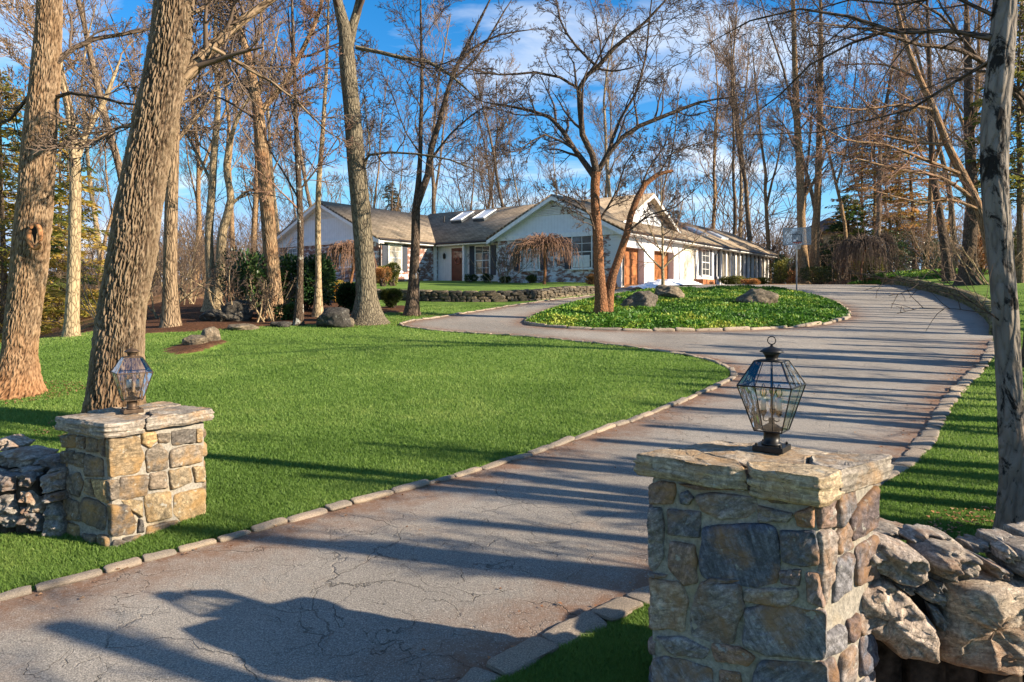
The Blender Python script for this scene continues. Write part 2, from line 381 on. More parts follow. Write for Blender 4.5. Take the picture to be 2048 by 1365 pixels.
def bark_height(x, y, z, s, st):
    wx = mn.noise(Vector((x*6, y*6, z*3.2)))*.55; wy = mn.noise(Vector((x*6+9, y*6, z*3.2)))*.55
    a = abs(mn.noise(Vector((x*s+wx, y*s+wy, z*s*st))))+.35*abs(mn.noise(Vector((x*s*2.4+5, y*s*2.4, z*s*st*4)))); b = abs(mn.noise(Vector((x*s*1.25+31+wy, y*s*1.25+7, z*s*st*1.5+wx))))
    c = abs(mn.noise(Vector((x*s*.9+3, y*s*.9, z*s*.42))))
    return min(1.0, a*3.4, b*4.6, c*8+.25)
def detail_trunk(name, pts, rad, mat, parent, sides, step, amp, s, st, flare_lobes=.0, knot=None, zmax=99):
    P0 = smooth_line(pts, 1e9) if False else [Vector(p) for p in pts]
    # resample with radii
    cum = [0]
    for a, b in zip(P0, P0[1:]): cum.append(cum[-1]+(b-a).length)
    sp_ = [smooth for smooth in smooth_line(pts, .08)]
    c2 = [0]
    for a, b in zip(sp_, sp_[1:]): c2.append(c2[-1]+(b-a).length)
    tot = c2[-1]; k = tot/step; ls = [0.0]
    while ls[-1] < tot: ls.append(ls[-1]+(step if ls[-1] < zmax else step*4))
    ls[-1] = tot
    xs = np.interp(ls, c2, [q.x for q in sp_]); ys = np.interp(ls, c2, [q.y for q in sp_]); zs = np.interp(ls, c2, [q.z for q in sp_])
    rs = np.interp(np.array(ls)/tot*cum[-1], cum, rad)
    C = np.stack([xs, ys, zs], 1); T = np.gradient(C, axis=0); T /= np.linalg.norm(T, axis=1, keepdims=True)
    U = np.cross(T, [[0, 1, 0]]); U /= np.linalg.norm(U, axis=1, keepdims=True); W = np.cross(T, U)
    V = []; B = []; HH = []
    for i in range(len(ls)):
        for j in range(sides):
            a = 2*math.pi*j/sides; ca, sa = math.cos(a), math.sin(a); R = rs[i]
            h = bark_height(ca*R, sa*R, ls[i], s, st)
            fl = math.exp(-ls[i]/.3)*flare_lobes*(.5+.5*math.sin(a*5+1.3*math.sin(a*2)))
            lump = mn.noise(Vector((ca*R*2.5, sa*R*2.5, ls[i]*1.2)))*R*.10
            r = R*(1+fl)+(h-.6)*amp+lump+mn.noise(Vector((ca*R*30, sa*R*30, ls[i]*14)))*amp*.22
            V.append(C[i]+(U[i]*ca+W[i]*sa)*r); B.append((ca*R, sa*R, ls[i])); HH.append(h)
    n = len(ls); idx = np.arange(n*sides).reshape(n, sides)
    Fq = np.stack([idx[:-1], np.roll(idx, -1, 1)[:-1], np.roll(idx, -1, 1)[1:], idx[1:]], -1).reshape(-1, 4)
    return mesh_np(name, V, [Fq], mat, parent, True, {'bark_co': ('FLOAT_VECTOR', B), 'bark_h': ('FLOAT', HH)})

def px_line(path, Y, dY=0):
    n = len(path); return [P(x, y, Y+dY*i/max(1, n-1)) for i, (x, y) in enumerate(path)]
def hero(name, label, cat, Y, path, widths, limbs=(), bark='oak', twig='twig_mid', seed=1, auto=10, autoL=3.0, first=.45, maxlev=4, opt=None, detail=None, flare=.5, group=None, dY=0, limb_n=7, limb_bark=None, sides=12, extra_trunks=()):
    """tree measured in the photograph: trunk path in photo pixels at distance Y"""
    rng = random.Random(seed); o = dict(DEF); o.update(opt or {})
    pts = px_line(path, Y, dY); rad = [w_/2/F*Y for w_ in widths]
    gz = Hf(pts[0][0], pts[0][1])
    # root the trunk a little under the ground
    p1, p0 = Vector(pts[1]), Vector(pts[0]); dv = (p1-p0).normalized()
    t_ = (gz-.12-p0.z)/max(dv.z, .2); base = p0+dv*t_; pts[0] = tuple(base)
    root = thing(name, label, cat, (base.x, base.y, gz), 0, group)
    loc = Vector((base.x, base.y, gz))
    rel = lambda q: (q[0]-loc.x, q[1]-loc.y, q[2]-loc.z)
    pts = [rel(q) for q in pts]
    # densify the foot for the flare
    a, b = Vector(pts[0]), Vector(pts[1]); L0 = (b-a).length; npts = [tuple(a)]; nr = [rad[0]*(1+flare)]
    for h, k in ((.12, .7), (.28, .38), (.5, .18), (.9, .05)):
        if h < L0*.9: npts.append(tuple(a+(b-a)*(h/L0))); nr.append((rad[0]+(rad[1]-rad[0])*h/L0)*(1+flare*k))
    tp = npts+pts[1:]; tr = nr+rad[1:]
    if detail: detail_trunk('trunk', tp, tr, M[bark], root, **detail)
    else:
        sp_ = smooth_line(tp, .35); cum = np.cumsum([0]+[(Vector(q)-Vector(p)).length for p, q in zip(tp, tp[1:])]); c2 = np.cumsum([0]+[(q-p).length for p, q in zip(sp_, sp_[1:])])
        rr = np.interp(c2/c2[-1]*cum[-1], cum, tr)
        T0 = Tubes(); T0.add([tuple(q) for q in sp_], list(rr), sides)
        for path2, w2 in extra_trunks:
            q2 = [rel(q) for q in px_line(path2, Y+rng.uniform(-.15, .15))]; s2 = smooth_line(q2, .35)
            r2 = np.interp(np.linspace(0, 1, len(s2)), np.linspace(0, 1, len(w2)), [w_/2/F*Y for w_ in w2]); TE = Tubes(); TE.add([tuple(q) for q in s2], list(r2), sides); TE.build('trunk', M[bark], root)
        T0.build('trunk', M[bark], root)
    TL = Tubes(); TW = Tubes(); o2 = dict(o)
    for lp, lw, ldY in limbs:
        q = [rel(v) for v in px_line(lp, Y, ldY)]; s2 = [tuple(v) for v in smooth_line(q, .4)]
        r2 = list(np.interp(np.linspace(0, 1, len(s2)), np.linspace(0, 1, len(lw)), [w_/2/F*Y for w_ in lw]))
        TL = Tubes(); TL.add(s2, r2, 7); TL.build('limb', M[limb_bark or bark], root)
        ll = sum((Vector(b)-Vector(a)).length for a, b in zip(s2, s2[1:]))
        sprout(rng, TW, s2, r2[0], r2[-1], 2, maxlev, max(.42*ll, .8), limb_n, o, .12)
        branch(rng, TW, s2[-1], nrm(tuple(np.array(s2[-1])-np.array(s2[-2]))), ll*.3, r2[-1], 2, maxlev, o)
    if auto: sprout(rng, TW, [tuple(q) for q in smooth_line(tp, .3)], tr[-len(pts)], tr[-1], 1, maxlev, autoL, auto, o, first)
    if TW.d: TW.build('crown', M[twig], root)
    return root

def proto_tree(seed, h, r, first, nl, Ll, lean=.05, up=.09, rmin=.014, fork=False, maxlev=4):
    rng = random.Random(seed); T0 = Tubes(); T1 = Tubes()
    o = dict(DEF); o.update(up=up, rmin=rmin, curl=.12, ang=(.35, .85), nb={1: 8, 2: 6, 3: 4, 4: 2})
    tp = wander(rng, (0, 0, -.3), (rng.gauss(0, lean), rng.gauss(0, lean), 1), h, 14, .06, .03)
    tr = [r*(1-.82*(i/14)**.9)*(1.35 if i == 0 else 1) for i in range(15)]
    T0.add(tp, tr, 9)
    if fork:
        i = 4+seed % 3; d = side_dir(rng, (0, 0, 1), .35); q = wander(rng, tp[i], d, h*.6, 10, .05, .06); T0.add(q, [tr[i]*.75*(1-.85*j/10) for j in range(11)], 8)
        sprout(rng, T1, q, tr[i]*.7, .03, 1, maxlev, Ll*.8, nl//2, o, .25)
    sprout(rng, T1, tp, r, r*.2, 1, maxlev, Ll, nl, o, first)
    return T0, T1

# ------------------------------------------------------------------ leaves
def leaf_cloud(name, centers, size, mat, parent=None, seed=0, aspect=.5, up=0.0, rnd=None, dirs=None, grow=0):
    g = np.random.default_rng(seed); n = len(centers); c = np.asarray(centers, float)
    sz = size*g.uniform(.6, 1.3, n)
    d = g.normal(size=(n, 3)) if dirs is None else dirs+g.normal(size=(n, 3))*.35
    d[:, 2] += up; d /= np.linalg.norm(d, axis=1, keepdims=True)+1e-9
    s = np.cross(d, g.normal(size=(n, 3))); s /= np.linalg.norm(s, axis=1, keepdims=True)+1e-9
    nn = np.cross(d, s)
    a = c; b = c+d*(sz*.5)[:, None]+s*(sz*aspect*.5)[:, None]+nn*(sz*.08)[:, None]; e = c+d*sz[:, None]; f = c+d*(sz*.5)[:, None]-s*(sz*aspect*.5)[:, None]+nn*(sz*.08)[:, None]
    V = np.stack([a, b, e, f], 1).reshape(-1, 3); Fq = np.arange(4*n).reshape(n, 4)
    r = g.uniform(0, 1, n) if rnd is None else np.clip(rnd+g.normal(0, .12, n), 0, 1)
    return mesh_np(name, V, [Fq], mat, parent, False, {'rnd': ('FLOAT', np.repeat(r, 4))})
def blob_points(g, lobes, n, shell=.55):
    """points in ellipsoid lobes, thick near the skin; lobes: (cx,cy,cz,rx,ry,rz)"""
    vol = np.array([l[3]*l[4]*l[5] for l in lobes])**.67; k = g.choice(len(lobes), n, p=vol/vol.sum())
    Lb = np.array(lobes)[k]; d = g.normal(size=(n, 3)); d /= np.linalg.norm(d, axis=1, keepdims=True)
    r = shell+(1-shell)*g.random(n)**.6
    # clumpiness
    r *= .82+.3*np.abs(np.sin(d[:, 0]*5+k)*np.sin(d[:, 1]*6+k*2)*np.cos(d[:, 2]*5))
    return Lb[:, :3]+d*Lb[:, 3:]*r[:, None], d
# ------------------------------------------------------------------ ground, lawn, driveway
def spaced(a0, a1, fine0, fine1, step, gro=1.18, mx_=14):
    c = list(np.arange(fine0, fine1+1e-6, step)); s = step; x = fine0; lo = []
    while x > a0: s = min(s*gro, mx_); x -= s; lo.append(x)
    s = step; x = c[-1]; hi = []
    while x < a1: s = min(s*gro, mx_); x += s; hi.append(x)
    return np.array(lo[::-1]+c+hi)
KL = [(-9.5, -2.6), (-6.4, 1.4), (-4.6, 3.35)]+[GP(*p) for p in [(0, 1198), (160, 1158), (300, 1118), (430, 1085), (650, 1022), (940, 945), (1060, 908), (1180, 868), (1300, 828), (1400, 788), (1448, 766), (1470, 752), (1462, 738), (1430, 725), (1380, 712), (1280, 697), (1180, 686), (1060, 674), (930, 666), (850, 659), (800, 651), (818, 643), (870, 636), (940, 625), (1040, 609), (1100, 601), (1180, 592)]]
KRn = [(-3.2, -1.2), (-1.9, 1.2), (-.62, 2.85)]+[GP(*p) for p in [(950, 1365), (1040, 1320), (1290, 1195)]]
KRf = [GP(*p) for p in [(1290, 1195), (1757, 962), (1850, 885), (1900, 800), (1962, 735), (1984, 700), (1986, 684)]]
KR = KRn[:-1]+KRf
RW = [GP(*p) for p in [(1986, 672), (1984, 650), (1962, 628), (1930, 608), (1885, 592), (1850, 582)]]+[(20.9, 39.6)]
RWs = [(v.x, v.y) for v in smooth_line(RW, .5)]
XR_Y[:] = [v[1] for v in RWs]; XR_X[:] = [v[0] for v in RWs]
ISL = [GP(*p) for p in [(1052, 646), (1100, 655), (1200, 660), (1300, 662.5), (1400, 662.5), (1500, 660), (1590, 655), (1640, 650), (1685, 640), (1697, 630), (1680, 612), (1650, 600), (1600, 589), (1560, 583), (1450, 580), (1330, 584), (1240, 592), (1170, 605), (1100, 622)]]
sKL = [(v.x, v.y) for v in smooth_line(KL, .35)]; sKR = [(v.x, v.y) for v in smooth_line(KR, .35)]; sISL = [(v.x, v.y) for v in smooth_line(ISL, .35, True)]
DRIVE = sKL+[(4.3, 32.4), (5.3, 35.6), (8.3, 39.8), (10.6, 42.4), (14.5, 41.6), (18, 41.3)]+RWs[::-1]+sKR[::-1]
BED = [GP(*p) for p in [(285, 669), (400, 663), (470, 656), (560, 653), (640, 650), (700, 649), (742, 648)]]+[(-4.4, 22.5), (-5.6, 27.5), (-9, 28.5), (-16, 30), (-14, 22)]
RING = [GP(*p) for p in [(325, 706), (350, 692), (400, 684), (452, 684), (440, 697), (400, 708), (355, 713)]]
SRING = [(GP(782, 621)[0]+.95*math.cos(a), GP(782, 621)[1]+1.25*math.sin(a)) for a in np.linspace(0, 6.28, 16)[:-1]]
PIT = [(1.2, 2.5), (4.6, 2.6), (5.4, 3.6), (4.6, 4.6), (1.8, 4.1), (1.2, 3.4)]
gx = spaced(-420, 420, -16, 28, .2); gy = spaced(-60, 420, -1, 50, .2)
X, Y = np.meshgrid(gx, gy); Z = H(X, Y)
Zr = Z.copy()
def vnoise(x, y, s, seed=0):
    xs = x*s+seed*17.3; ys = y*s+seed*7.7; xi = np.floor(xs).astype(int); yi = np.floor(ys).astype(int); u = xs-xi; v = ys-yi; u = u*u*(3-2*u); v = v*v*(3-2*v)
    h = lambda a, b: np.modf(np.abs(np.sin(a*127.1+b*311.7+seed)*43758.5453))[0]
    return (h(xi, yi)*(1-u)+h(xi+1, yi)*u)*(1-v)+(h(xi, yi+1)*(1-u)+h(xi+1, yi+1)*u)*v
def masks(X, Y):
    inD = inpoly(X, Y, DRIVE)
    xl = np.interp(Y, XL_Y, XL_X); xr = np.interp(Y, XR_Y, XR_X)
    lawn = (X > xl-1.6) & (Y < 46) & (Y > -8) & ((X < 5.5) | ((Y > 2.5) & (X-xr < 6.5+.25*(Y-16)) & (Y < 37)))
    lawn &= ~inpoly(X, Y, BED) & ~inpoly(X, Y, RING) & ~inpoly(X, Y, SRING) & ~inpoly(X, Y, PIT)
    lawn &= ~inD
    lawn &= ~((Y > 30) & (X > 4.4) & (X < xr)) & ~((X < -9) & (Y > 24))
    mul = inpoly(X, Y, BED) | inpoly(X, Y, RING) | inpoly(X, Y, SRING)
    return inD, lawn, mul
inD, lawn, mul = masks(X, Y)
isl = inpoly(X, Y, sISL)
bed_h = inpoly(X, Y, RING)*.05+inpoly(X, Y, SRING)*.05
Z = Z+bed_h+np.where(lawn | (np.abs(X) > 30), 0, (vnoise(X, Y, .8, 3)-.5)*.12*(~inD)*(~isl))+np.where(inD, -.05, 0)
hill = sm((np.hypot(X, Y)-90)/100); Z = Z+hill*(vnoise(X, Y, .03, 5)-.5)*6
nx, ny = len(gx), len(gy); idx = np.arange(nx*ny).reshape(ny, nx)
quads = np.stack([idx[:-1, :-1], idx[:-1, 1:], idx[1:, 1:], idx[1:, :-1]], -1).reshape(-1, 4)
V = np.stack([X, Y, Z], -1).reshape(-1, 3)
lf = lawn.ravel().astype(float); qf = lf[quads].mean(1) > .5

def lawn_nodes():
    m, t, b = newmat('lawn_ground', .92, .15); p = posco(t); a = attr(t, 'lawn'); mu = attr(t, 'mulch')
    n1 = noi(t, p, 1.1, 5, .6); n2 = noi(t, p, 38, 4, .7); n3 = noi(t, mapv(t, p, (1, .5, 1)), .28, 3)
    g = ramp(t, n1, [(.3, (.09, .155, .021)), (.55, (.13, .21, .034)), (.75, (.17, .255, .05))])
    g = mixc(t, 1.0, g, ramp(t, n2, [(.3, (.55,)*3), (.5, (1,)*3), (.7, (1.5,)*3)]), 'MULTIPLY')
    g = mixc(t, ramp(t, n3, [(.45, (0,)*3), (.75, (.45,)*3)]), g, (.17, .26, .04))
    sp_ = noi(t, p, 90, 2, .5); g = mixc(t, ramp(t, sp_, [(.68, (0,)*3), (.75, (.6,)*3)]), g, (.45, .48, .18))
    l1 = noi(t, p, 7, 8, .75); lit = ramp(t, l1, [(.25, (.06, .03, .015)), (.45, (.19, .10, .05)), (.6, (.34, .20, .10)), (.8, (.45, .32, .19))])
    moss = ramp(t, noi(t, p, .9, 5, .6), [(.55, (0,)*3), (.68, (.55,)*3)]); lit = mixc(t, moss, lit, (.16, .15, .03))
    mc = ramp(t, noi(t, p, 13, 8, .8), [(.3, (.02, .010, .006)), (.5, (.085, .038, .018)), (.72, (.22, .105, .05))])
    base = mixc(t, mu, lit, mc)
    ed = mth(t, 'ADD', a, mth(t, 'MULTIPLY', mth(t, 'SUBTRACT', noi(t, p, 6, 5), .5), .9))
    c = mixc(t, ramp(t, ed, [(.42, (0,)*3), (.55, (1,)*3)]), base, g)
    t.links.new(c, b.inputs['Base Color'])
    bump(t, b, mth(t, 'ADD', mth(t, 'MULTIPLY', n2, .6), l1), .8, .04)
    return m
M['ground'] = lawn_nodes()
av = {'lawn': ('FLOAT', lawn.ravel()), 'mulch': ('FLOAT', mul.ravel())}
for nm, sel in (('lawn', qf), ('ground', ~qf)):
    q = quads[sel]; u, inv = np.unique(q, return_inverse=True)
    o = mesh_np(nm, V[u], [inv.reshape(-1, 4)], M['ground'], None, True, {k: (a, b[u]) for k, (a, b) in av.items()}); tag(o, kind='structure')

def asphalt():
    m, t, b = newmat('asphalt', .9, .25); p = posco(t)
    f = noi(t, p, 110, 3, .75); v = vor(t, p, 130).outputs['Distance']
    big = noi(t, mapv(t, p, (1, .6, 1)), .5, 5, .6); mid = noi(t, p, 2.2, 6, .65)
    c = ramp(t, f, [(.3, (.09, .084, .074)), (.5, (.228, .208, .18)), (.7, (.45, .405, .345))])
    c = mixc(t, 1, c, ramp(t, big, [(.3, (.75,)*3), (.7, (1.15,)*3)]), 'MULTIPLY')
    c = mixc(t, ramp(t, mid, [(.56, (0,)*3), (.76, (.45,)*3)]), c, (.33, .235, .16))
    e = attr(t, 'edge'); ee = mth(t, 'MULTIPLY', e, mth(t, 'ADD', mth(t, 'MULTIPLY', noi(t, p, 5, 6, .7), 1.8), -.1))
    c = mixc(t, ramp(t, ee, [(.2, (0,)*3), (.75, (.85,)*3)]), c, (.17, .085, .045))
    wv = N(t, 'ShaderNodeVectorMath', operation='ADD'); nz = N(t, 'ShaderNodeTexNoise'); nz.inputs['Scale'].default_value = 1.6; nz.inputs['Detail'].default_value = 7
    t.links.new(p, nz.inputs['Vector']); s_ = N(t, 'ShaderNodeVectorMath', operation='SCALE'); s_.inputs['Scale'].default_value = 1.1; t.links.new(nz.outputs['Color'], s_.inputs[0])
    t.links.new(p, wv.inputs[0]); t.links.new(s_.outputs[0], wv.inputs[1])
    k1 = vor(t, mapv(t, wv.outputs[0], (1, 1.4, 0)), .55, 'DISTANCE_TO_EDGE').outputs['Distance']
    k2 = vor(t, mapv(t, wv.outputs[0], (1, 1, 0)), 3.6, 'DISTANCE_TO_EDGE').outputs['Distance']
    k1r = ramp(t, k1, [(0, (.9,)*3), (.0022, (0,)*3)]); k2r = ramp(t, k2, [(0, (1,)*3), (.013, (0,)*3)])
    zone = ramp(t, noi(t, p, .7, 4), [(.46, (0,)*3), (.60, (1,)*3)])
    brk = ramp(t, noi(t, p, 4.5, 4), [(.42, (0,)*3), (.55, (1,)*3)])
    k = mth(t, 'MAXIMUM', mth(t, 'MULTIPLY', k1r, ramp(t, noi(t, p, 1.3, 4), [(.42, (.15,)*3), (.58, (.9,)*3)])), mth(t, 'MULTIPLY', mth(t, 'MULTIPLY', k2r, zone), brk))
    c = mixc(t, mth(t, 'MULTIPLY', k, .62), c, (.04, .034, .03))
    sel = mth(t, 'MULTIPLY', ramp(t, v, [(0, (1,)*3), (.3, (1,)*3), (.6, (0,)*3)]), .35); c = mixc(t, mth(t, 'MULTIPLY', sel, ramp(t, noi(t, p, 60, 1), [(.6, (0,)*3), (.62, (1,)*3)])), c, (.55, .5, .43))
    t.links.new(c, b.inputs['Base Color'])
    h = mth(t, 'ADD', mth(t, 'MULTIPLY', f, .5), mth(t, 'MULTIPLY', k, -1.2)); bump(t, b, h, 1.0, .012)
    return m
M['asphalt'] = asphalt()
def edge_dist(x, y, poly):
    d = np.full(x.shape, 9.)
    for (x1, y1), (x2, y2) in zip(poly, poly[1:]):
        dx, dy = x2-x1, y2-y1; l = dx*dx+dy*dy+1e-9; t = np.clip(((x-x1)*dx+(y-y1)*dy)/l, 0, 1); d = np.minimum(d, np.hypot(x-x1-t*dx, y-y1-t*dy))
    return d
def drape(name, poly, hole, mat, dz, step, kind='structure', attrf=None):
    xs = [p[0] for p in poly]; ys = [p[1] for p in poly]
    gx_, gy_ = np.meshgrid(np.arange(min(xs), max(xs), step), np.arange(min(ys), max(ys), step)); gx_ = gx_.ravel(); gy_ = gy_.ravel()
    ed = edge_dist(gx_, gy_, poly+[poly[0]]); ok = inpoly(gx_, gy_, poly) & (ed > step*.4)
    if hole: ok &= ~inpoly(gx_, gy_, hole) & (edge_dist(gx_, gy_, hole+[hole[0]]) > step*.4)
    vs = [Vector(p) for p in poly]+([Vector(p) for p in hole] if hole else [])+[Vector((a, b)) for a, b in zip(gx_[ok], gy_[ok])]
    n1 = len(poly); fcs = [list(range(n1))]
    if hole: fcs.append(list(range(n1, n1+len(hole))))
    eds = [(i, (i+1) % n1) for i in range(n1)]
    if hole: eds += [(n1+i, n1+(i+1) % len(hole)) for i in range(len(hole))]
    vo, _, fo, *_ = delaunay_2d_cdt(vs, eds, [], 0, 1e-5)
    Vx = np.array([[v.x, v.y] for v in vo]); fo = np.array([list(f) for f in fo]); ce = Vx[fo].mean(1)
    keep = inpoly(ce[:, 0], ce[:, 1], poly)
    if hole: keep &= ~inpoly(ce[:, 0], ce[:, 1], hole)
    fo = fo[keep]; a_, b_, c_ = Vx[fo[:, 0]], Vx[fo[:, 1]], Vx[fo[:, 2]]
    fl = ((b_-a_)[:, 0]*(c_-a_)[:, 1]-(b_-a_)[:, 1]*(c_-a_)[:, 0]) < 0; fo[fl] = fo[fl][:, ::-1]
    z = .079*Vx[:, 1]-2.245 if False else H(Vx[:, 0], Vx[:, 1])
    V3 = np.column_stack([Vx, z+dz]); at = None
    if attrf is not None: at = {'edge': ('FLOAT', attrf(Vx[:, 0], Vx[:, 1]))}
    o = mesh_np(name, V3, [fo], mat, None, True, at); tag(o, kind=kind); return o
def dr_edge(x, y):
    d = np.minimum(edge_dist(x, y, sKL), edge_dist(x, y, sKR)); d = np.minimum(d, edge_dist(x, y, sISL)); return np.exp(-d/.55)
# H has no terrace or bank inside the driveway outline, so the drive is draped straight on it
drape('driveway', DRIVE, sISL, M['asphalt'], .0, .45, attrf=dr_edge)

# ------------------------------------------------------------------ stones
SC_GREY = [(.085, .095, .125), (.19, .18, .18), (.05, .055, .07), (.33, .19, .12), (.11, .11, .12), (.34, .27, .21), (.16, .15, .15), (.07, .08, .10), (.27, .18, .13)]
SC_TAN = [(.27, .205, .12), (.12, .105, .085), (.20, .155, .11), (.075, .07, .066), (.36, .25, .12), (.15, .13, .11), (.10, .088, .075), (.19, .145, .10)]
M['stone'] = stone_mat('fieldstone', SC_GREY, rust=(.26, .14, .06))
M['stone_tan'] = stone_mat('tan_fieldstone', SC_TAN, rust=(.32, .19, .07), bumpd=.012)
M['cap'] = stone_mat('cap_slate', [(.40, .31, .19), (.20, .19, .18), (.50, .38, .23)], strata=(.6, .6, 9), sscale=7, rust=(.36, .22, .10), bumpd=.02, rot=.1)
M['slab'] = stone_mat('layered_wall_stone', [(.22, .205, .185), (.34, .305, .26), (.15, .145, .14), (.42, .34, .255), (.26, .245, .225), (.46, .36, .28)], strata=(1.5, 1.5, 7), sscale=8, rust=(.26, .15, .09), bumpd=.03)
M['kerbstone'] = stone_mat('kerb_granite', [(.33, .265, .20), (.22, .19, .155), (.40, .32, .23), (.27, .22, .165)], strata=(2, 2, 3), sscale=12, lichen=False, bumpd=.01)
M['boulder'] = stone_mat('boulder_stone', [(.14, .11, .08), (.19, .15, .10), (.08, .072, .062)], strata=(1, 1, 2), sscale=4, bumpd=.04)
M['boulder_dark'] = stone_mat('dark_boulder_stone', [(.05, .046, .04), (.08, .07, .055)], strata=(1, 1, 2), sscale=4, bumpd=.05)
def mortar():
    m, t, b = newmat('mortar', .95, .1); p = objco(t); n = noi(t, p, 45, 5, .7); n2 = noi(t, p, 6, 4)
    c = ramp(t, n, [(.3, (.15, .14, .12)), (.7, (.36, .33, .28))]); c = mixc(t, ramp(t, n2, [(.5, (0,)*3), (.7, (.5,)*3)]), c, (.33, .25, .14))
    t.links.new(c, b.inputs['Base Color']); bump(t, b, mth(t, 'ADD', n, n2), .8, .01); return m
M['mortar'] = mortar()

def stone_poly(poly3, nrm3, thick, seed, back=.04, bulge=1.0, rings=(1, .99, .965, .92, .85, .75, .62, .45, .24), both=False, N_=56, rough=.006, layered=.0):
    """a rough stone whose outline is poly3 (3D points in a plane with outward normal nrm3); returns verts, faces, rnd"""
    rng = random.Random(seed); n3 = Vector(nrm3).normalized(); pts = [Vector(p) for p in poly3]; c = sum(pts, Vector())/len(pts)
    per = sum((pts[i]-pts[i-1]).length for i in range(len(pts)))
    dense = []
    for i in range(len(pts)):
        a, b = pts[i], pts[(i+1) % len(pts)]; k = max(1, round(N_*(b-a).length/per)); dense += [a+(b-a)*j/k for j in range(k)]
    for _ in range(1 if both else 2):
        dense = [(dense[i-1]+dense[i]*2+dense[(i+1) % len(dense)])/4 for i in range(len(dense))]
    n = len(dense); size = per/4; off = Vector((seed*3.1 % 50, seed*1.7 % 40, 0)); V = []
    tilt = (n3.cross(Vector((0, 0, 1))).normalized()*rng.uniform(-1, 1)+Vector((0, 0, 1))*rng.uniform(-1, 1))*.16*bulge
    def prof(s): return (1-s**9)**.5 if s < 1 else 0
    def ring(s, side):
        out = []
        for p in dense:
            d = p-c; q = c+d*s
            edge = (mn.noise((q+off)*(1.6/size+4))*size*.05+mn.noise((q+off)*(5/size+8))*size*.022)*s
            q = q+d.normalized()*edge if d.length > 1e-6 else q
            vq = mn.voronoi((q+off)*(3.2/size))[0]; fac = (vq[0]-.35)*(1.15 if both else .9)+mn.noise((q+off)*(2.2/size))*.4+mn.noise((q+off)*(9/size))*.22+mn.noise((q+off)*(24/size))*.1+(mn.noise(Vector(((q+off).x*5, (q+off).y*5, (q+off).z*45)))*layered)
            h = thick*prof(s)*(1+fac*.8)+(q-c).dot(tilt)*prof(s)+rough*mn.noise((q+off)*60)*(s < 1)
            out.append(q+n3*h*side)
        return out
    R = [ring(s, 1) for s in rings]; Fc = []
    V += [p-n3*back for p in R[0]] if not both else []
    start = n if not both else 0
    for r in R: V += r
    V.append(c+n3*thick*(1+mn.noise((c+off)*2.2/size)*.35)); top = len(V)-1
    for k in range((len(V)-1)//n-1):
        for i in range(n): Fc.append((k*n+i, k*n+(i+1) % n, (k+1)*n+(i+1) % n, (k+1)*n+i))
    lb = ((len(V)-1)//n-1)*n; tri = [(lb+i, lb+(i+1) % n, top) for i in range(n)]
    if both:
        b0 = len(V); R2 = [ring(s, -1) for s in rings[1:]]
        for r in R2: V += r
        V.append(c-n3*thick); t2 = len(V)-1; prev = list(range(n))
        for k in range(len(R2)):
            cur = [b0+k*n+i for i in range(n)]
            for i in range(n): Fc.append((prev[i], cur[i], cur[(i+1) % n], prev[(i+1) % n]))
            prev = cur
        tri += [(prev[(i+1) % n], prev[i], t2) for i in range(n)]
    # orient outward
    a = sum(((dense[i]-c).cross(dense[(i+1) % n]-c) for i in range(n)), Vector())
    if a.dot(n3) < 0: Fc = [f[::-1] for f in Fc]; tri = [f[::-1] for f in tri]
    return V, Fc, tri, rng.random()
def merge_stones(name, parts, mat, parent=None, origin=(0, 0, 0)):
    V = []; Q = []; T3 = []; R = []; b = 0; o3 = Vector(origin)
    for v, q, t3, r in parts:
        V += [tuple(p-o3) for p in v]; Q += [tuple(i+b for i in f) for f in q]; T3 += [tuple(i+b for i in f) for f in t3]; R += [r]*len(v); b += len(v)
    return mesh_np(name, V, [np.array(Q), np.array(T3)] if T3 else [np.array(Q)], mat, parent, True, {'rnd': ('FLOAT', R)})
def on_plane(px, py, A, B):
    """photo point -> point on the vertical plane through ground points A, B"""
    d = Vector(((px-CX)/F, 1, (HY-py)/F)); nx_, ny_ = -(B[1]-A[1]), B[0]-A[0]
    t = (A[0]*nx_+A[1]*ny_)/(d.x*nx_+d.y*ny_); return d*t
def face_n(A, B, inside):
    n = Vector((B[1]-A[1], -(B[0]-A[0]), 0)).normalized()
    if n.dot(Vector((inside[0]-A[0], inside[1]-A[1], 0))) > 0: n = -n
    return n
def fill_face(A, B, z0, z1, seed, taken=()):
    """rows of irregular stones over a face the photograph hardly shows"""
    rng = random.Random(seed); A = Vector((*A, 0)); B = Vector((*B, 0)); Ln = (B-A).length; out = []; z = z0
    while z < z1-.05:
        h = min(rng.uniform(.10, .2), z1-z); x = 0
        while x < Ln-.03:
            w_ = rng.uniform(.1, .26); w_ = Ln-x if Ln-x-w_ < .07 else w_; g = .010; j = lambda: rng.uniform(-.012, .012)
            q = [(x+g+j(), z+g+j()), (x+w_*.5, z+g+j()), (x+w_-g+j(), z+g+j()), (x+w_-g+j(), z+h-g+j()), (x+w_*.45, z+h-g+j()), (x+g+j(), z+h-g+j())]
            q = [(min(max(a, .0), Ln), b) for a, b in q]
            out.append([tuple(A+(B-A)*(a/Ln)+Vector((0, 0, b))) for a, b in q]); x += w_
        z += h
    return out
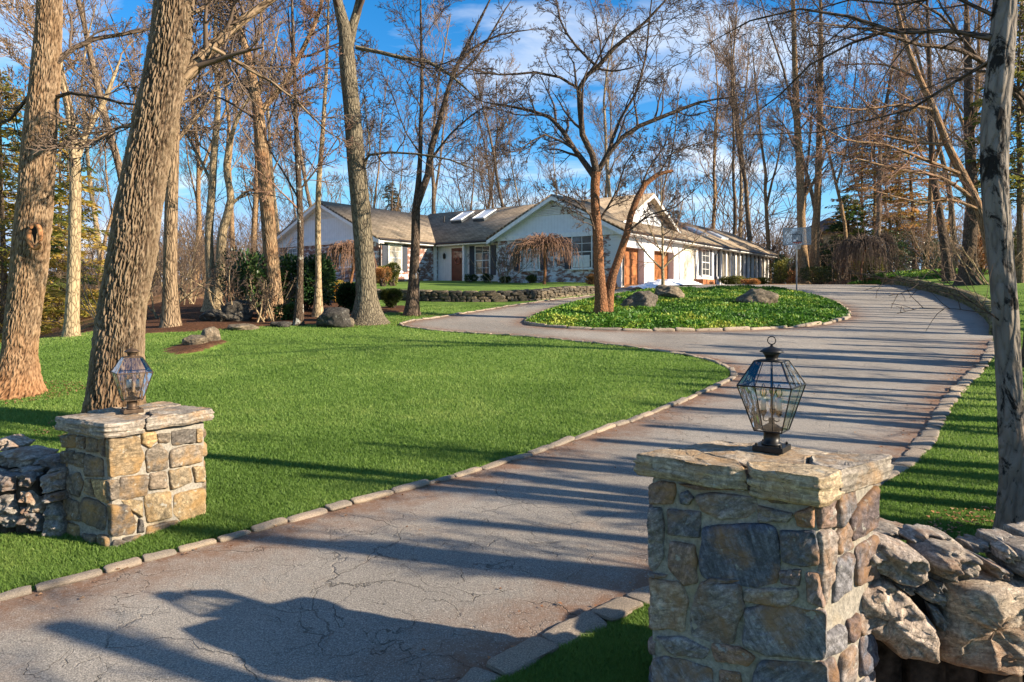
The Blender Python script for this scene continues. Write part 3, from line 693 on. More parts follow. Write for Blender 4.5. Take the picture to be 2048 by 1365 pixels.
def pillar(name, label, corners, z0, z1, faces, hidden, cap, seed, mat):
    """corners: 4 ground points; faces: [(i,j,[polygons in photo px])]"""
    cx_ = sum(c[0] for c in corners)/4; cy_ = sum(c[1] for c in corners)/4; org = (cx_, cy_, z0)
    root = thing(name, label, 'pillar', org)
    ins = [(cx_+(c[0]-cx_)*.985, cy_+(c[1]-cy_)*.985) for c in corners]
    mb = MB(); mb.prism([(c[0]-cx_, c[1]-cy_, -.15) for c in ins], (0, 0, z1-z0+.15))
    mb.build('mortar_core', M['mortar'], root, bevel=.02)
    parts = []; k = seed
    for i, j, polys in faces:
        A, B = corners[i], corners[j]; n = face_n(A, B, (cx_, cy_))
        for pl in polys:
            k += 1; p3 = [on_plane(x, y, A, B) for x, y in pl]
            cc = sum(p3, Vector())/len(p3); p3 = [cc+(p-cc)*(1+.005/max(.03, (p-cc).length)) for p in p3]; parts.append(stone_poly(p3, n, .018, k, back=.035, layered=.3))
    for i, j, za, zb in hidden:
        A, B = corners[i], corners[j]; n = face_n(A, B, (cx_, cy_))
        for p3 in fill_face(A, B, za, zb, k+7): k += 1; parts.append(stone_poly(p3, n, .016, k, back=.03, N_=24, rings=(1, .97, .85, .6, .3)))
    merge_stones('stone_facing', parts, mat, root, org)
    for poly, zb, zt, sd in cap:
        p3 = [(x, y, 0) for x, y in poly]; rng = random.Random(sd)
        # layered slab: stacked rings with a broken edge
        pts = [Vector(p) for p in p3]; c = sum(pts, Vector())/len(pts); per = sum((pts[i]-pts[i-1]).length for i in range(len(pts))); dense = []
        for i in range(len(pts)):
            a, b = pts[i], pts[(i+1) % len(pts)]; kk = max(1, round(150*(b-a).length/per)); dense += [a+(b-a)*q/kk for q in range(kk)]
        n = len(dense); V = []; Fc = []; lv = 16
        for l in range(lv+1):
            z = zb+(zt-zb)*l/lv; e = .86 if l in (0,) else 1
            ins_ = -.012*(abs(l/lv-.5)*2)**3
            stp = math.floor(l/2.3)
            for p in dense:
                d = (p-c); u = d.normalized()
                w_ = mn.noise(Vector((p.x*3+sd, p.y*3, stp*2.7)))*.018+mn.noise(Vector((p.x*14, p.y*14, stp*5.1)))*.009+mn.noise(Vector((p.x*40, p.y*40, l*.9)))*.003
                q = p+u*(w_+ins_); V.append((q.x-cx_, q.y-cy_, z-z0+mn.noise(Vector((p.x*4, p.y*4, sd)))*.012+mn.noise(Vector((p.x*13, p.y*13, sd)))*.006))
        for l in range(lv):
            for i in range(n): Fc.append((l*n+i, l*n+(i+1) % n, (l+1)*n+(i+1) % n, (l+1)*n+i))
        prev = list(range(lv*n, lv*n+n))
        for s in (.93, .84, .72, .58, .42, .22):
            cur = []
            for p in dense:
                q = c+(p-c)*s; h = mn.noise(Vector((q.x*4, q.y*4, sd)))*.012+mn.noise(Vector((q.x*13, q.y*13, sd)))*.008; h = math.floor(h/.006)*.006*.6+h*.4
                cur.append(len(V)); V.append((q.x-cx_, q.y-cy_, zt-z0+h))
            Fc += [(prev[i], prev[(i+1) % n], cur[(i+1) % n], cur[i]) for i in range(n)]; prev = cur
        V.append((c.x-cx_, c.y-cy_, zt-z0)); tri = [(prev[i], prev[(i+1) % n], len(V)-1) for i in range(n)]
        V.append((c.x-cx_, c.y-cy_, zb-z0)); tri += [((i+1) % n, i, len(V)-1) for i in range(n)]
        area = sum(dense[i].x*dense[(i+1) % n].y-dense[(i+1) % n].x*dense[i].y for i in range(n))
        if area < 0: Fc = [f[::-1] for f in Fc]; tri = [f[::-1] for f in tri]
        mesh_np('cap_stone', V, [np.array(Fc), np.array(tri)], M['cap'], root, True, {'rnd': ('FLOAT', [rng.random()]*len(V))})
    return root

z6 = lambda pl: [(1250+x*.5238, 650+y*.5238) for x, y in pl]
RF = [[(92,612),(140,600),(190,606),(195,640),(180,680),(95,685)],[(214,645),(240,635),(262,660),(245,685),(215,680)],
[(265,652),(330,640),(420,650),(500,660),(505,700),(460,735),(380,740),(300,715)],[(90,700),(140,700),(148,760),(150,880),(115,940),(92,930)],
[(165,705),(290,715),(285,812),(170,800)],[(292,772),(430,765),(560,765),(585,850),(585,990),(500,1000),(300,970),(288,900)],
[(170,830),(270,840),(275,980),(230,995),(165,930)],[(520,640),(690,660),(690,685),(560,680)],[(508,690),(640,720),(620,755),(512,752)],
[(595,790),(725,785),(740,920),(680,925),(600,900)],[(590,942),(670,935),(665,995),(600,985)],[(97,972),(215,985),(240,1050),(225,1170),(100,1160)],
[(292,985),(440,990),(450,1080),(412,1215),(250,1190),(250,1090)],[(455,1010),(650,1005),(660,1040),(600,1075),(455,1055)],
[(455,1088),(560,1068),(760,1100),(755,1280),(560,1260),(455,1228)],[(120,1190),(220,1195),(320,1240),(300,1272),(190,1260)],
[(330,1218),(440,1232),(495,1270),(470,1300),(350,1282)],[(100,1275),(160,1265),(330,1312),(345,1400),(330,1450),(100,1440)],[(520,1280),(765,1295),(772,1440),(480,1430),(492,1335)],
[(690,950),(738,955),(762,1080),(700,1055)],[(650,722),(722,690),(722,772),(660,765)],[(200,606),(480,615),(488,632),(270,628)],[(362,1322),(440,1330),(445,1440),(360,1440)],
[(92,960),(92,945),(160,955),(150,965)],[(300,985),(400,985),(440,975),(330,965)]]
RR = [[(738,662),(792,632),(797,770),(742,778)],[(742,792),(797,785),(785,960),(760,1070),(745,1050)],[(802,640),(872,602),(884,690),(802,780)],
[(850,735),(885,690),(962,612),(966,770),(868,830)],[(803,800),(848,745),(862,850),(803,880)],[(800,900),(860,870),(860,1000),(795,1060)],[(880,850),(962,800),(962,960),(880,1000)]]
gR = -1.78
cR = [(.65, 3.44), (1.29, 3.06), (1.72, 3.42), (1.08, 3.80)]
capR = [([(.585, 3.45), (.70, 3.36), (.83, 3.27), (.97, 3.20), (1.035, 3.19), (1.03, 3.30), (.97, 3.40), (.90, 3.56), (.80, 3.60), (.66, 3.53)], -.835, -.735, 3),
        ([(1.04, 3.17), (1.12, 3.09), (1.27, 2.99), (1.33, 3.02), (1.42, 3.12), (1.36, 3.22), (1.22, 3.28), (1.06, 3.28)], -.86, -.735, 14),
        ([(1.42, 3.13), (1.60, 3.27), (1.79, 3.41), (1.76, 3.47), (1.60, 3.53), (1.40, 3.42), (1.35, 3.27), (1.37, 3.22)], -.845, -.735, 25),
        ([(.84, 3.62), (.91, 3.57), (.98, 3.40), (1.05, 3.29), (1.33, 3.26), (1.40, 3.43), (1.58, 3.55), (1.40, 3.68), (1.09, 3.87), (.95, 3.78)], -.83, -.742, 37)]
pillar('gate_pillar', 'tall grey fieldstone gate pillar at lower right with a large glass lantern on its layered slate cap', cR, gR, -.835,
       [(0, 1, [z6(p) for p in RF]), (1, 2, [z6(p) for p in RR])], [(2, 3, gR-.05, -.86), (3, 0, gR-.05, -.86), (0, 1, gR-.3, gR+.02), (1, 2, gR-.3, -1.38)], capR, 100, M['stone'])
z5 = lambda pl: [(x/2.527, 680+y/2.527) for x, y in pl]
LR = [[(548,502),(700,492),(725,600),(700,672),(562,695)],[(716,467),(785,467),(792,510),(755,545),(716,520)],[(792,477),(858,472),(850,520),(803,520)],[(867,462),(983,452),(983,518),(872,533)],
[(990,452),(1018,452),(1018,518),(992,518)],[(738,560),(800,527),(848,570),(848,648),(742,672)],[(857,562),(930,537),(1022,532),(1022,618),(862,648)],[(607,692),(743,683),(743,788),(602,806)],
[(553,712),(598,707),(593,798),(553,816)],[(757,677),(838,662),(842,748),(753,758)],[(853,662),(958,647),(972,718),(862,757)],[(972,642),(1033,642),(1036,718),(986,718)],[(556,832),(640,832),(692,930),(678,978),(562,996)],
[(612,812),(718,812),(713,898),(662,858)],[(727,783),(858,768),(868,898),(742,928)],[(877,783),(1030,743),(1033,918),(922,932),(882,880)],[(742,942),(898,912),(906,968),(742,1016)],[(622,1002),(708,984),(698,1018),(627,1028)],
[(922,950),(1035,922),(1040,950),(930,980)],[(572,1012),(612,1012),(728,1024),(718,1048),(592,1096),(572,1088)],[(745,1030),(900,985),(880,1010),(760,1050)],[(700,905),(718,912),(728,970),(694,975)]]
LL = [[(314,482),(383,482),(388,543),(317,543)],[(394,487),(430,490),(430,553),(397,548)],[(442,492),(493,507),(498,568),(442,563)],[(502,507),(533,500),(533,588),(507,569)],[(317,562),(376,562),(378,628),(317,622)],
[(383,572),(428,572),(428,648),(387,638)],[(440,578),(518,602),(523,692),(442,686)],[(314,642),(343,652),(343,768),(314,768)],[(348,682),(398,672),(422,720),(398,796),(352,768)],[(462,702),(545,712),(545,826),(492,797)],
[(314,787),(398,822),(407,918),(317,903)],[(422,792),(488,812),(538,842),(528,967),(417,917)],[(322,922),(398,942),(402,1072),(333,1048)],[(417,977),(488,988),(478,1080),(412,1078)],[(497,983),(548,990),(552,1096),(484,1084)],[(432,700),(458,705),(480,790),(430,770)]]
gL = Hf(-3, 5.7)
cL = [(-2.93, 5.30), (-2.53, 5.99), (-3.05, 6.29), (-3.45, 5.60)]
capL = [([(-3.53, 5.60), (-3.42, 5.53), (-3.2, 5.38), (-2.95, 5.25), (-2.88, 5.31), (-2.78, 5.47), (-2.80, 5.62), (-3.05, 5.78), (-3.30, 5.83), (-3.42, 5.77)], -1.005, -.90, 5),
        ([(-2.77, 5.49), (-2.60, 5.74), (-2.46, 5.98), (-2.52, 6.08), (-2.80, 6.22), (-2.90, 6.10), (-2.93, 5.85), (-2.79, 5.63)], -.995, -.90, 16),
        ([(-3.29, 5.85), (-3.05, 5.80), (-2.95, 5.86), (-2.92, 6.11), (-2.83, 6.22), (-3.04, 6.36), (-3.12, 6.30), (-3.25, 6.05), (-3.40, 5.80)], -1.0, -.89, 27)]
pillar('gate_pillar', 'lower tan fieldstone gate pillar at left with dry stone wall joining it, small lantern on its cap', cL, gL, -1.0,
       [(0, 1, [z5(p) for p in LR]), (3, 0, [z5(p) for p in LL])], [(1, 2, gL-.05, -1.02), (2, 3, gL-.05, -1.02)], capL, 300, M['stone_tan'])

# dry stone walls beside the pillars
z7 = lambda pl: [(1600+x/2.935, 900+y/2.935) for x, y in pl]
M['mortar_dark'] = plain('dark_rubble_earth', (.045, .036, .028), .95, 0, .1, 14, .4, .02)
def dry_wall(label, stones, mat, org, extra, core):
    root = thing('dry_stone_wall', label, 'wall', org); k = int(abs(org[0])*1000)
    for pl, Y0, th, ry in stones:
        k += 1; n = Vector((-ry, -1, 0)).normalized(); A = (XP(pl[0][0], Y0), Y0); c0 = (sum(p[0] for p in pl)/len(pl)); Xc = XP(c0, Y0)
        A = (Xc, Y0); B = (Xc+1, Y0-ry)
        p3 = [on_plane(x, y, A, B)-n*th for x, y in pl]
        merge_stones('stone', [stone_poly(p3, n, th, k, both=True, layered=.35, N_=60, rings=(1, .985, .95, .9, .83, .74, .62, .46, .25))], mat, root, org)
    x0, x1, y0, y1, zt = core; cm = MB(); nn_ = 16
    for i in range(nn_):
        xa = x0+(x1-x0)*i/nn_; xb = x0+(x1-x0)*(i+1)/nn_; g_ = Hf(xa, y0)-.1; rr_ = random.Random(i); cm.box((xa-org[0], y0-org[1]+rr_.uniform(-.03, .03), g_-org[2]), (xb-org[0]-.002, y1-org[1]+rr_.uniform(-.03, .03), zt-org[2]+rr_.uniform(-.05, .03)))
    cm.build('rubble_core', M['mortar_dark'], root, bevel=.03)
    rng = random.Random(k)
    for x0, x1, y0, y1, n_, zt in extra:
        for i in range(n_):
            x = rng.uniform(x0, x1); y = rng.uniform(y0, y1); g = Hf(x, y); z = rng.uniform(g, zt); w_ = rng.uniform(.09, .2); h = w_*rng.uniform(.4, .8)
            pl = [(x+w_*math.cos(a)*rng.uniform(.8, 1.1), y, z+h*math.sin(a)*rng.uniform(.7, 1.1)) for a in np.linspace(0, 6.28, 8)[:-1]]
            merge_stones('stone', [stone_poly(pl, (rng.uniform(-.3, .3), -1, rng.uniform(-.2, .5)), rng.uniform(.08, .14), k+i*3+1, both=True, N_=36, layered=.3)], mat, root, org)
    return root
SR = [([(310,565),(370,505),(560,560),(760,640),(800,745),(770,815),(600,800),(430,740),(345,660)],3.36,.12,.1),([(775,655),(870,600),(1010,600),(1085,650),(1040,740),(900,780),(800,740)],3.38,.12,0),
([(220,880),(260,800),(400,755),(560,800),(700,900),(780,1000),(860,1140),(840,1255),(640,1270),(480,1160),(330,1060),(250,980)],3.36,.14,.1),
([(890,800),(1130,765),(1320,790),(1480,830),(1500,1100),(1440,1360),(1150,1360),(900,1300),(870,1180),(900,1000),(880,900)],3.36,.16,0),
([(192,600),(250,550),(290,580),(285,660),(250,690),(200,640)],3.40,.05,.3),([(190,730),(240,690),(330,700),(380,740),(300,800),(190,780)],3.42,.06,.1),([(780,770),(870,800),(850,852),(790,852)],3.40,.05,0),
([(680,840),(780,820),(870,860),(870,930),(760,900)],3.42,.05,0),([(760,920),(830,950),(885,1030),(860,1075),(800,1040)],3.40,.05,.2),([(1100,650),(1200,700),(1300,740),(1260,780),(1150,762),(1100,700)],3.42,.09,0),
([(1000,560),(1110,550),(1120,610),(1010,605)],3.62,.07,0),([(1130,520),(1280,510),(1320,560),(1300,600),(1140,580)],3.60,.08,0),([(1180,600),(1240,575),(1310,620),(1260,685),(1190,660)],3.46,.07,.2),
([(420,480),(520,455),(720,492),(680,530),(460,530)],3.72,.10,0),([(650,535),(740,492),(900,512),(1000,590),(800,620),(700,572)],3.58,.09,0),([(570,800),(690,820),(650,860)],3.42,.05,0),
([(1320,610),(1500,590),(1700,640),(1660,760),(1400,790),(1290,740)],3.4,.13,0),([(1500,830),(1760,790),(1900,900),(1880,1200),(1600,1300),(1500,1250)],3.4,.15,0),([(150,900),(215,890),(240,980),(330,1070),(300,1180),(190,1150)],3.50,.05,0),
([(1330,500),(1500,480),(1700,520),(1600,590),(1350,580)],3.6,.1,0)]
dry_wall('chunky dry stone wall running right from the tall grey pillar, with a big tilted slab and a pinkish boulder', [(z7(p), a, b, c) for p, a, b, c in SR], M['slab'], (2.4, 3.6, -1.75),
         [(1.75, 3.4, 3.62, 3.85, 16, -1.32), (3.2, 4.8, 3.45, 3.8, 16, -1.3)], (1.75, 4.8, 3.56, 3.8, -1.42))
SLw = [([(78,682),(150,670),(182,712),(140,760),(92,742)],5.52,.08,-.1),([(85,772),(150,768),(215,850),(210,888),(130,860)],5.5,.09,0),([(200,790),(308,768),(312,815),(215,832)],5.5,.09,0),([(225,832),(270,830),(312,900),(312,1028),(210,1000)],5.5,.09,0),
([(80,845),(150,852),(210,900),(205,978),(100,930)],5.5,.1,0),([(-60,800),(50,788),(80,850),(100,930),(50,960),(-60,930)],5.5,.1,0),([(-40,510),(30,490),(92,540),(60,570),(-40,560)],5.95,.1,0),([(-60,585),(60,560),(130,570),(200,600),(150,650),(0,652)],5.75,.14,0),
([(150,600),(230,595),(312,622),(312,662),(200,655)],5.75,.12,0),([(-60,682),(70,690),(78,762),(-40,772)],5.52,.09,0),([(190,695),(312,662),(312,762),(222,782)],5.52,.08,0),([(240,660),(310,650),(300,690),(235,700)],5.6,.06,0),([(95,650),(190,655),(180,690),(100,675)],5.6,.06,0)]
dry_wall('dark dry stone wall with leaf litter on top running left from the tan pillar', [(z5(p), a, b, c) for p, a, b, c in SLw], M['slab'], (-4.2, 5.8, -1.85),
         [(-5.6, -4.1, 5.6, 6.0, 18, -1.3), (-4.1, -3.5, 5.75, 6.1, 8, -1.25)], (-6.5, -3.42, 5.56, 5.98, -1.36))

# ------------------------------------------------------------------ kerbs
def kerb_protos():
    out = []
    for s in range(6):
        rng = random.Random(s+50); pl = [(-.5, 0, -.5), (.5, 0, -.5), (.5, 0, .5), (-.5, 0, .5)]
        n = 14; m = 10; V = []
        for i in range(n+1):
            u = -.5+i/n; e = 1-abs(u*2)**14*.22
            for j in range(m):
                a = 2*math.pi*j/m; cx = math.copysign(abs(math.cos(a))**.45, math.cos(a))*.5*e; cz = math.copysign(abs(math.sin(a))**.45, math.sin(a))*.5*e
                k = 1+mn.noise(Vector((u*2.2+s*5, cx*2, cz*2)))*.22+mn.noise(Vector((u*9+s*5, cx*8, cz*8)))*.07
                V.append((u, cx*k, cz*k))
        idx = np.arange((n+1)*m).reshape(n+1, m)
        Fq = np.stack([idx[:-1], np.roll(idx, -1, 1)[:-1], np.roll(idx, -1, 1)[1:], idx[1:]], -1).reshape(-1, 4)
        b = len(V); V += [(-.5, 0, 0), (.5, 0, 0)]; T3 = [(idx[0][(j+1) % m], idx[0][j], b) for j in range(m)]+[(idx[n][j], idx[n][(j+1) % m], b+1) for j in range(m)]
        out.append((V, Fq, T3))
    return out
KP = kerb_protos(); KM = []
for i, (v, q, t3) in enumerate(KP):
    o = mesh_np('kerb_stone', v, [q, np.array(t3)], M['kerbstone'], None, True, {'rnd': ('FLOAT', [i/5]*len(v))}); KM.append(o.data); bpy.data.objects.remove(o)
def kerb(label, line, seed, Lmin=.22, Lmax=.42, wid=.095, closed=False, side=0, h=.038):
    rng = random.Random(seed); p = [Vector((*q, 0)) for q in (line+[line[0]] if closed else line)]
    cum = [0]
    for a, b in zip(p, p[1:]): cum.append(cum[-1]+(b-a).length)
    def pos(s): return Vector((np.interp(s, cum, [q.x for q in p]), np.interp(s, cum, [q.y for q in p]), 0))
    o0 = p[len(p)//2]; g0 = Hf(o0.x, o0.y); root = thing('stone_kerb', label, 'kerb', (o0.x, o0.y, g0), group='stone kerbs edging the drive'); s = 0; cnt = 0; rest = []
    while s < cum[-1]-.1:
        q0 = pos(s); far = max(1, q0.y/14); l = rng.uniform(Lmin, Lmax)*min(far, 1.3); a, b = pos(s+.01), pos(min(s+l, cum[-1])); c = (a+b)/2; ang = math.atan2(b.y-a.y, b.x-a.x)
        nn = Vector((-math.sin(ang), math.cos(ang), 0))*side; c = c+nn
        zg = float(.079*c.y-2.245) if c.y < 38 else Hf(c.x, c.y)
        o = bpy.data.objects.new('kerb_stone', rng.choice(KM)); COL.objects.link(o); o.parent = root
        o.location = (c.x-o0.x, c.y-o0.y, zg-g0+h*rng.uniform(-.05, .38)); o.scale = (max(.1, (b-a).length-.012), wid*rng.uniform(.75, 1.3), h*rng.uniform(1.0, 1.4)); o.rotation_euler = (rng.gauss(0, .09), rng.gauss(0, .04)-math.atan(.079)*math.sin(ang), ang+rng.gauss(0, .06))
        s += l; cnt += 1
    return root
iK = min(range(len(sKL)), key=lambda i: abs(sKL[i][1]-13.0)+abs(sKL[i][0]-4)*.2); iJ = min(range(iK, len(sKL)), key=lambda i: (sKL[i][0]+3.2)**2+(sKL[i][1]-20)**2)
kerb('sunlit stone kerb between the near lawn and the drive, from the left pillar to the bend', sKL[:iK+1], 1)
kerb('thin stone kerb curving back along the far edge of the main lawn', sKL[iK:iJ+1], 2)
kerb('stone kerb between the drive and the low terrace wall', sKL[iJ:], 3)
kerb('stone kerb along the right of the drive, running behind the tall pillar', sKR, 4, wid=.17)
kerb('ring of small stones round the planted island', sISL, 5, wid=.13, closed=True, Lmin=.35, Lmax=.6, h=.09)

# low walls
def low_wall(name, label, line, wid, hfun, mat, seed, course=(.12, .24), Lr=(.2, .5)):
    rng = random.Random(seed); p = [Vector((*q, 0)) for q in line]; cum = [0]
    for a, b in zip(p, p[1:]): cum.append(cum[-1]+(b-a).length)
    pos = lambda s: Vector((np.interp(s, cum, [q.x for q in p]), np.interp(s, cum, [q.y for q in p]), 0))
    o0 = pos(cum[-1]/2); g0 = .079*o0.y-2.245; root = thing(name, label, 'wall', (o0.x, o0.y, g0)); core = MB(); k = seed*100
    n = int(cum[-1]/.8); ring = []
    for i in range(n+1):
        a = pos(cum[-1]*i/n); b = pos(min(cum[-1], cum[-1]*i/n+.05)); a0 = pos(max(0, cum[-1]*i/n-.05)); d = (b-a0).normalized(); nn = Vector((-d.y, d.x, 0))*wid/2*.8; g = .079*a.y-2.245; h = hfun(a)*.93
        ring.append([a+nn+Vector((0, 0, g-.3)), a-nn+Vector((0, 0, g-.3)), a-nn+Vector((0, 0, g+h)), a+nn+Vector((0, 0, g+h))])
    V = [v-Vector((o0.x, o0.y, g0)) for r in ring for v in r]; Fc = [(i*4+j, i*4+(j+1) % 4, i*4+4+(j+1) % 4, i*4+4+j) for i in range(n) for j in range(4)]+[(0, 3, 2, 1), (n*4, n*4+1, n*4+2, n*4+3)]
    core.add(V, Fc); core.build('wall_core', M['mortar_dark'], root)
    parts = []
    for sgn in (-1, 1):
        for row in range(3):
            s = rng.uniform(0, .2)
            while s < cum[-1]-.15:
                l = rng.uniform(*Lr)*rng.choice((.6, 1, 1.3)); a, b = pos(s), pos(min(s+l, cum[-1])); h = hfun((a+b)/2); nr = 3 if h > .3 else 2
                if row < nr and (b-a).length > .05:
                    d = (b-a).normalized(); nn = Vector((-d.y, d.x, 0))*sgn; g = .079*a.y-2.245; z0 = -.05+(h)/nr*row; z1 = z0+h/nr+rng.uniform(-.02, .04); j = lambda: rng.uniform(-.03, .03)
                    q3 = [(a, .012, z0), (b, -.012, z0), (b, -.012, z1), ((a+b)/2, 0, z1), (a, .012, z1)]
                    q = [p_+nn*wid/2*.9+d*(e_+j()*.6)+Vector((0, 0, g+z_+j())) for p_, e_, z_ in q3]
                    k += 1; parts.append(stone_poly(q, nn, .035, k, back=.05, N_=18, rings=(1, .93, .75, .4), rough=.01))
                s += l
    s = 0
    while s < cum[-1]-.2:   # coping stones
        l = rng.uniform(.4, .8); a, b = pos(s), pos(min(s+l, cum[-1])); d = (b-a).normalized(); nn = Vector((-d.y, d.x, 0)); g = .079*((a+b)/2).y-2.245; h = hfun((a+b)/2)
        q = [a+d*.01-nn*wid*.55, b-d*.01-nn*wid*.55, b-d*.01+nn*wid*.55, a+d*.01+nn*wid*.55]; q = [v+Vector((0, 0, g+h-.02+rng.uniform(-.01, .01))) for v in q]
        k += 1; parts.append(stone_poly(q, (0, 0, 1), .05, k, back=.03, N_=20, rings=(1, .95, .8, .4), rough=.01)); s += l
    merge_stones('stone_facing', parts, mat, root, (o0.x, o0.y, g0)); return root
M['mortar_dark'] = plain('dark_mortar', (.05, .042, .034), .95)
M['wall_stone'] = stone_mat('terrace_wall_stone', [(.08, .065, .045), (.14, .11, .075), (.055, .05, .042), (.20, .155, .10)], sscale=5, bumpd=.02)
M['moss_stone'] = stone_mat('mossy_wall_stone', [(.10, .09, .06), (.16, .14, .08), (.12, .12, .05)], rust=(.22, .20, .04), sscale=5, bumpd=.02)
TW = [(v.x, v.y) for v in smooth_line([(-9.5, 29.8), (-8, 29.4), (-5.44, 28.7), (-2.36, 27.6), (.35, 27.9), (2.23, 30.3), (4.3, 32.6)], .6)]
low_wall('terrace_wall', 'long low stone wall holding up the lawn terrace in front of the house', TW, .42, lambda p: float(np.interp(p.x, [-9, 2.2, 4.4], [.38, .38, .25])), M['wall_stone'], 7)
low_wall('bank_wall', 'low mossy stone wall curving along the right edge of the upper drive', [(x+.14, y) for x, y in RWs], .34, lambda p: float(np.interp(p.y, [15.5, 21, 40], [.12, .38, .38])), M['moss_stone'], 9)
# ------------------------------------------------------------------ lanterns
M['black_metal'] = plain('black_metal', (.022, .021, .02), .42, .6, .5, 30, .2)
M['bronze'] = plain('weathered_bronze', (.10, .065, .04), .55, .5, .4, 25, .25)
M['white_ceramic'] = plain('candle_sleeve_white', (.85, .85, .85), .4)
def glass(name, tint=(1, 1, 1), refl=.12, rough=.02, wob=0):
    m = bpy.data.materials.new(name); m.use_nodes = True; t = m.node_tree; t.nodes.clear()
    o = N(t, 'ShaderNodeOutputMaterial'); a = N(t, 'ShaderNodeBsdfTransparent'); a.inputs[0].default_value = (*tint, 1)
    g = N(t, 'ShaderNodeBsdfGlossy'); g.inputs['Roughness'].default_value = rough; f = N(t, 'ShaderNodeFresnel'); f.inputs[0].default_value = 1.5
    ms = N(t, 'ShaderNodeMixShader'); t.links.new(mth(t, 'ADD', f.outputs[0], refl), ms.inputs[0]); t.links.new(a.outputs[0], ms.inputs[1]); t.links.new(g.outputs[0], ms.inputs[2]); t.links.new(ms.outputs[0], o.inputs[0])
    if wob:
        b = N(t, 'ShaderNodeBump'); b.inputs['Distance'].default_value = wob; t.links.new(noi(t, objco(t), 9, 2), b.inputs['Height']); t.links.new(b.outputs[0], g.inputs['Normal'])
    return m
M['lamp_glass'] = glass('lantern_glass', (1, 1, .985), .13, .06, .01); M['bulb_glass'] = glass('bulb_glass', (1, .96, .88), .10)
M['filament'] = plain('brass_filament', (.8, .42, .12), .4, .6)
def lantern(label, x, y, z, yaw, metal, mullions, seed=0):
    r = thing('post_lantern', label, 'lantern', (x, y, z), yaw)
    zb, zw, zt = .088, .31, .428; hb, hw, ht = .065, .128, .065
    MB().box((-.073, -.073, -.012), (.073, .073, .016)).build('base_plate', metal, r, bevel=.003)
    for sx in (-1, 1):
        for sy in (-1, 1): MB().lathe([(.007, .0), (.007, .024), (.004, .028)], (sx*.057, sy*.057, 0), 8).build('bolt', metal, r)
    MB().lathe([(.048, .016), (.048, .026), (.038, .028), (.038, .086), (.05, .09)], n=24).build('mounting_post', metal, r, True)
    f = MB(); cs = [(-1, -1), (1, -1), (1, 1), (-1, 1)]; bar = .0033
    for i in range(4):
        a, b = cs[i], cs[(i+1) % 4]
        q = lambda c, h, zz: (c[0]*h, c[1]*h, zz)
        f.tube([q(a, hb, zb), q(a, hw, zw)], bar, 6); f.tube([q(a, hw, zw), q(a, ht, zt)], bar, 6)
        for h, zz, k in ((hb, zb, 1), (hw, zw, 1.25), (ht, zt, 1)): f.tube([q(a, h, zz), q(b, h, zz)], bar*k, 6)
        if mullions:
            for u in (-.33, .33):
                mid = lambda h, zz: tuple((a[k]+b[k])/2*h+(b[k]-a[k])/2*h*u*1.0 for k in range(2))+(zz,)
                f.tube([mid(ht, zt), mid(hw, zw)], .0022, 5)
                if i == 0 or u > 0: f.tube([mid(hw, zw), mid(hb, zb)], .0016, 5)
    f.build('frame', metal, r)
    for i in range(4):
        a, b = cs[i], cs[(i+1) % 4]
        for h0, z0, h1, z1 in ((hb, zb, hw, zw), (hw, zw, ht, zt)):
            p = [(a[0]*h0, a[1]*h0, z0), (b[0]*h0, b[1]*h0, z0), (b[0]*h1, b[1]*h1, z1), (a[0]*h1, a[1]*h1, z1)]
            MB().add(p, [(0, 1, 2, 3)]).build('glass_pane', M['lamp_glass'], r)
    MB().lathe([(ht*.95, zt-.002), (ht*.95, zt+.004), (.03, zt+.006), (.028, zt+.012), (.034, .455), (.045, .470), (.0, .4702)], n=28).build('vent_neck', metal, r, True)
    MB().lathe([(.03, .466), (.056, .470), (.056, .474), (.04, .486), (.02, .494), (.008, .498), (.005, .508)], n=28).build('vent_cap', metal, r, True)
    ring = [(.0195*math.cos(a), 0, .5275+.0195*math.sin(a)) for a in np.linspace(0, 2*math.pi, 25)]
    MB().tube(ring, .0028, 6, False).build('finial_ring', metal, r, True)
    MB().lathe([(.055, zb+.002), (.05, zb+.012), (.022, zb+.03), (.014, zb+.034), (.014, zb+.06), (.004, zb+.062), (.003, zw+.08)], n=20).build('lamp_holder', metal, r, True)
    for k in range(3):
        a = math.radians(200+120*k+20); dx, dy = math.cos(a), math.sin(a); c = MB()
        c.tube([(dx*.012, dy*.012, zb+.05), (dx*.03, dy*.03, zb+.044), (dx*.042, dy*.042, zb+.05), (dx*.042, dy*.042, zb+.075)], .003, 6)
        c.lathe([(.006, .07), (.014, .082), (.016, .098), (.014, .1)], (dx*.042, dy*.042, zb), 12); cd = c.build('candle_arm', metal, r, True)
        MB().lathe([(.0125, .1), (.0125, .158), (.008, .16)], (dx*.042, dy*.042, zb), 14).build('candle_sleeve', M['white_ceramic'], cd, True)
        MB().lathe([(.006, .16), (.015, .178), (.0165, .19), (.010, .212), (.003, .228)], (dx*.042, dy*.042, zb), 14).build('bulb', M['bulb_glass'], cd, True)
        MB().tube([(dx*.042-.004, dy*.042, zb+.164), (dx*.042-.005, dy*.042, zb+.2), (dx*.042+.005, dy*.042, zb+.2), (dx*.042+.004, dy*.042, zb+.164)], .0012, 5).build('filament', M['filament'], cd)
    return r
lantern('large black glass lantern with a ring on top, standing on the tall grey pillar', 1.275, 3.56, -.727, math.radians(-36), M['black_metal'], True)
lantern('smaller weathered bronze glass lantern on the left pillar, in front of the leaning oak', -3.03, 5.78, -.885, math.radians(38), M['bronze'], False)

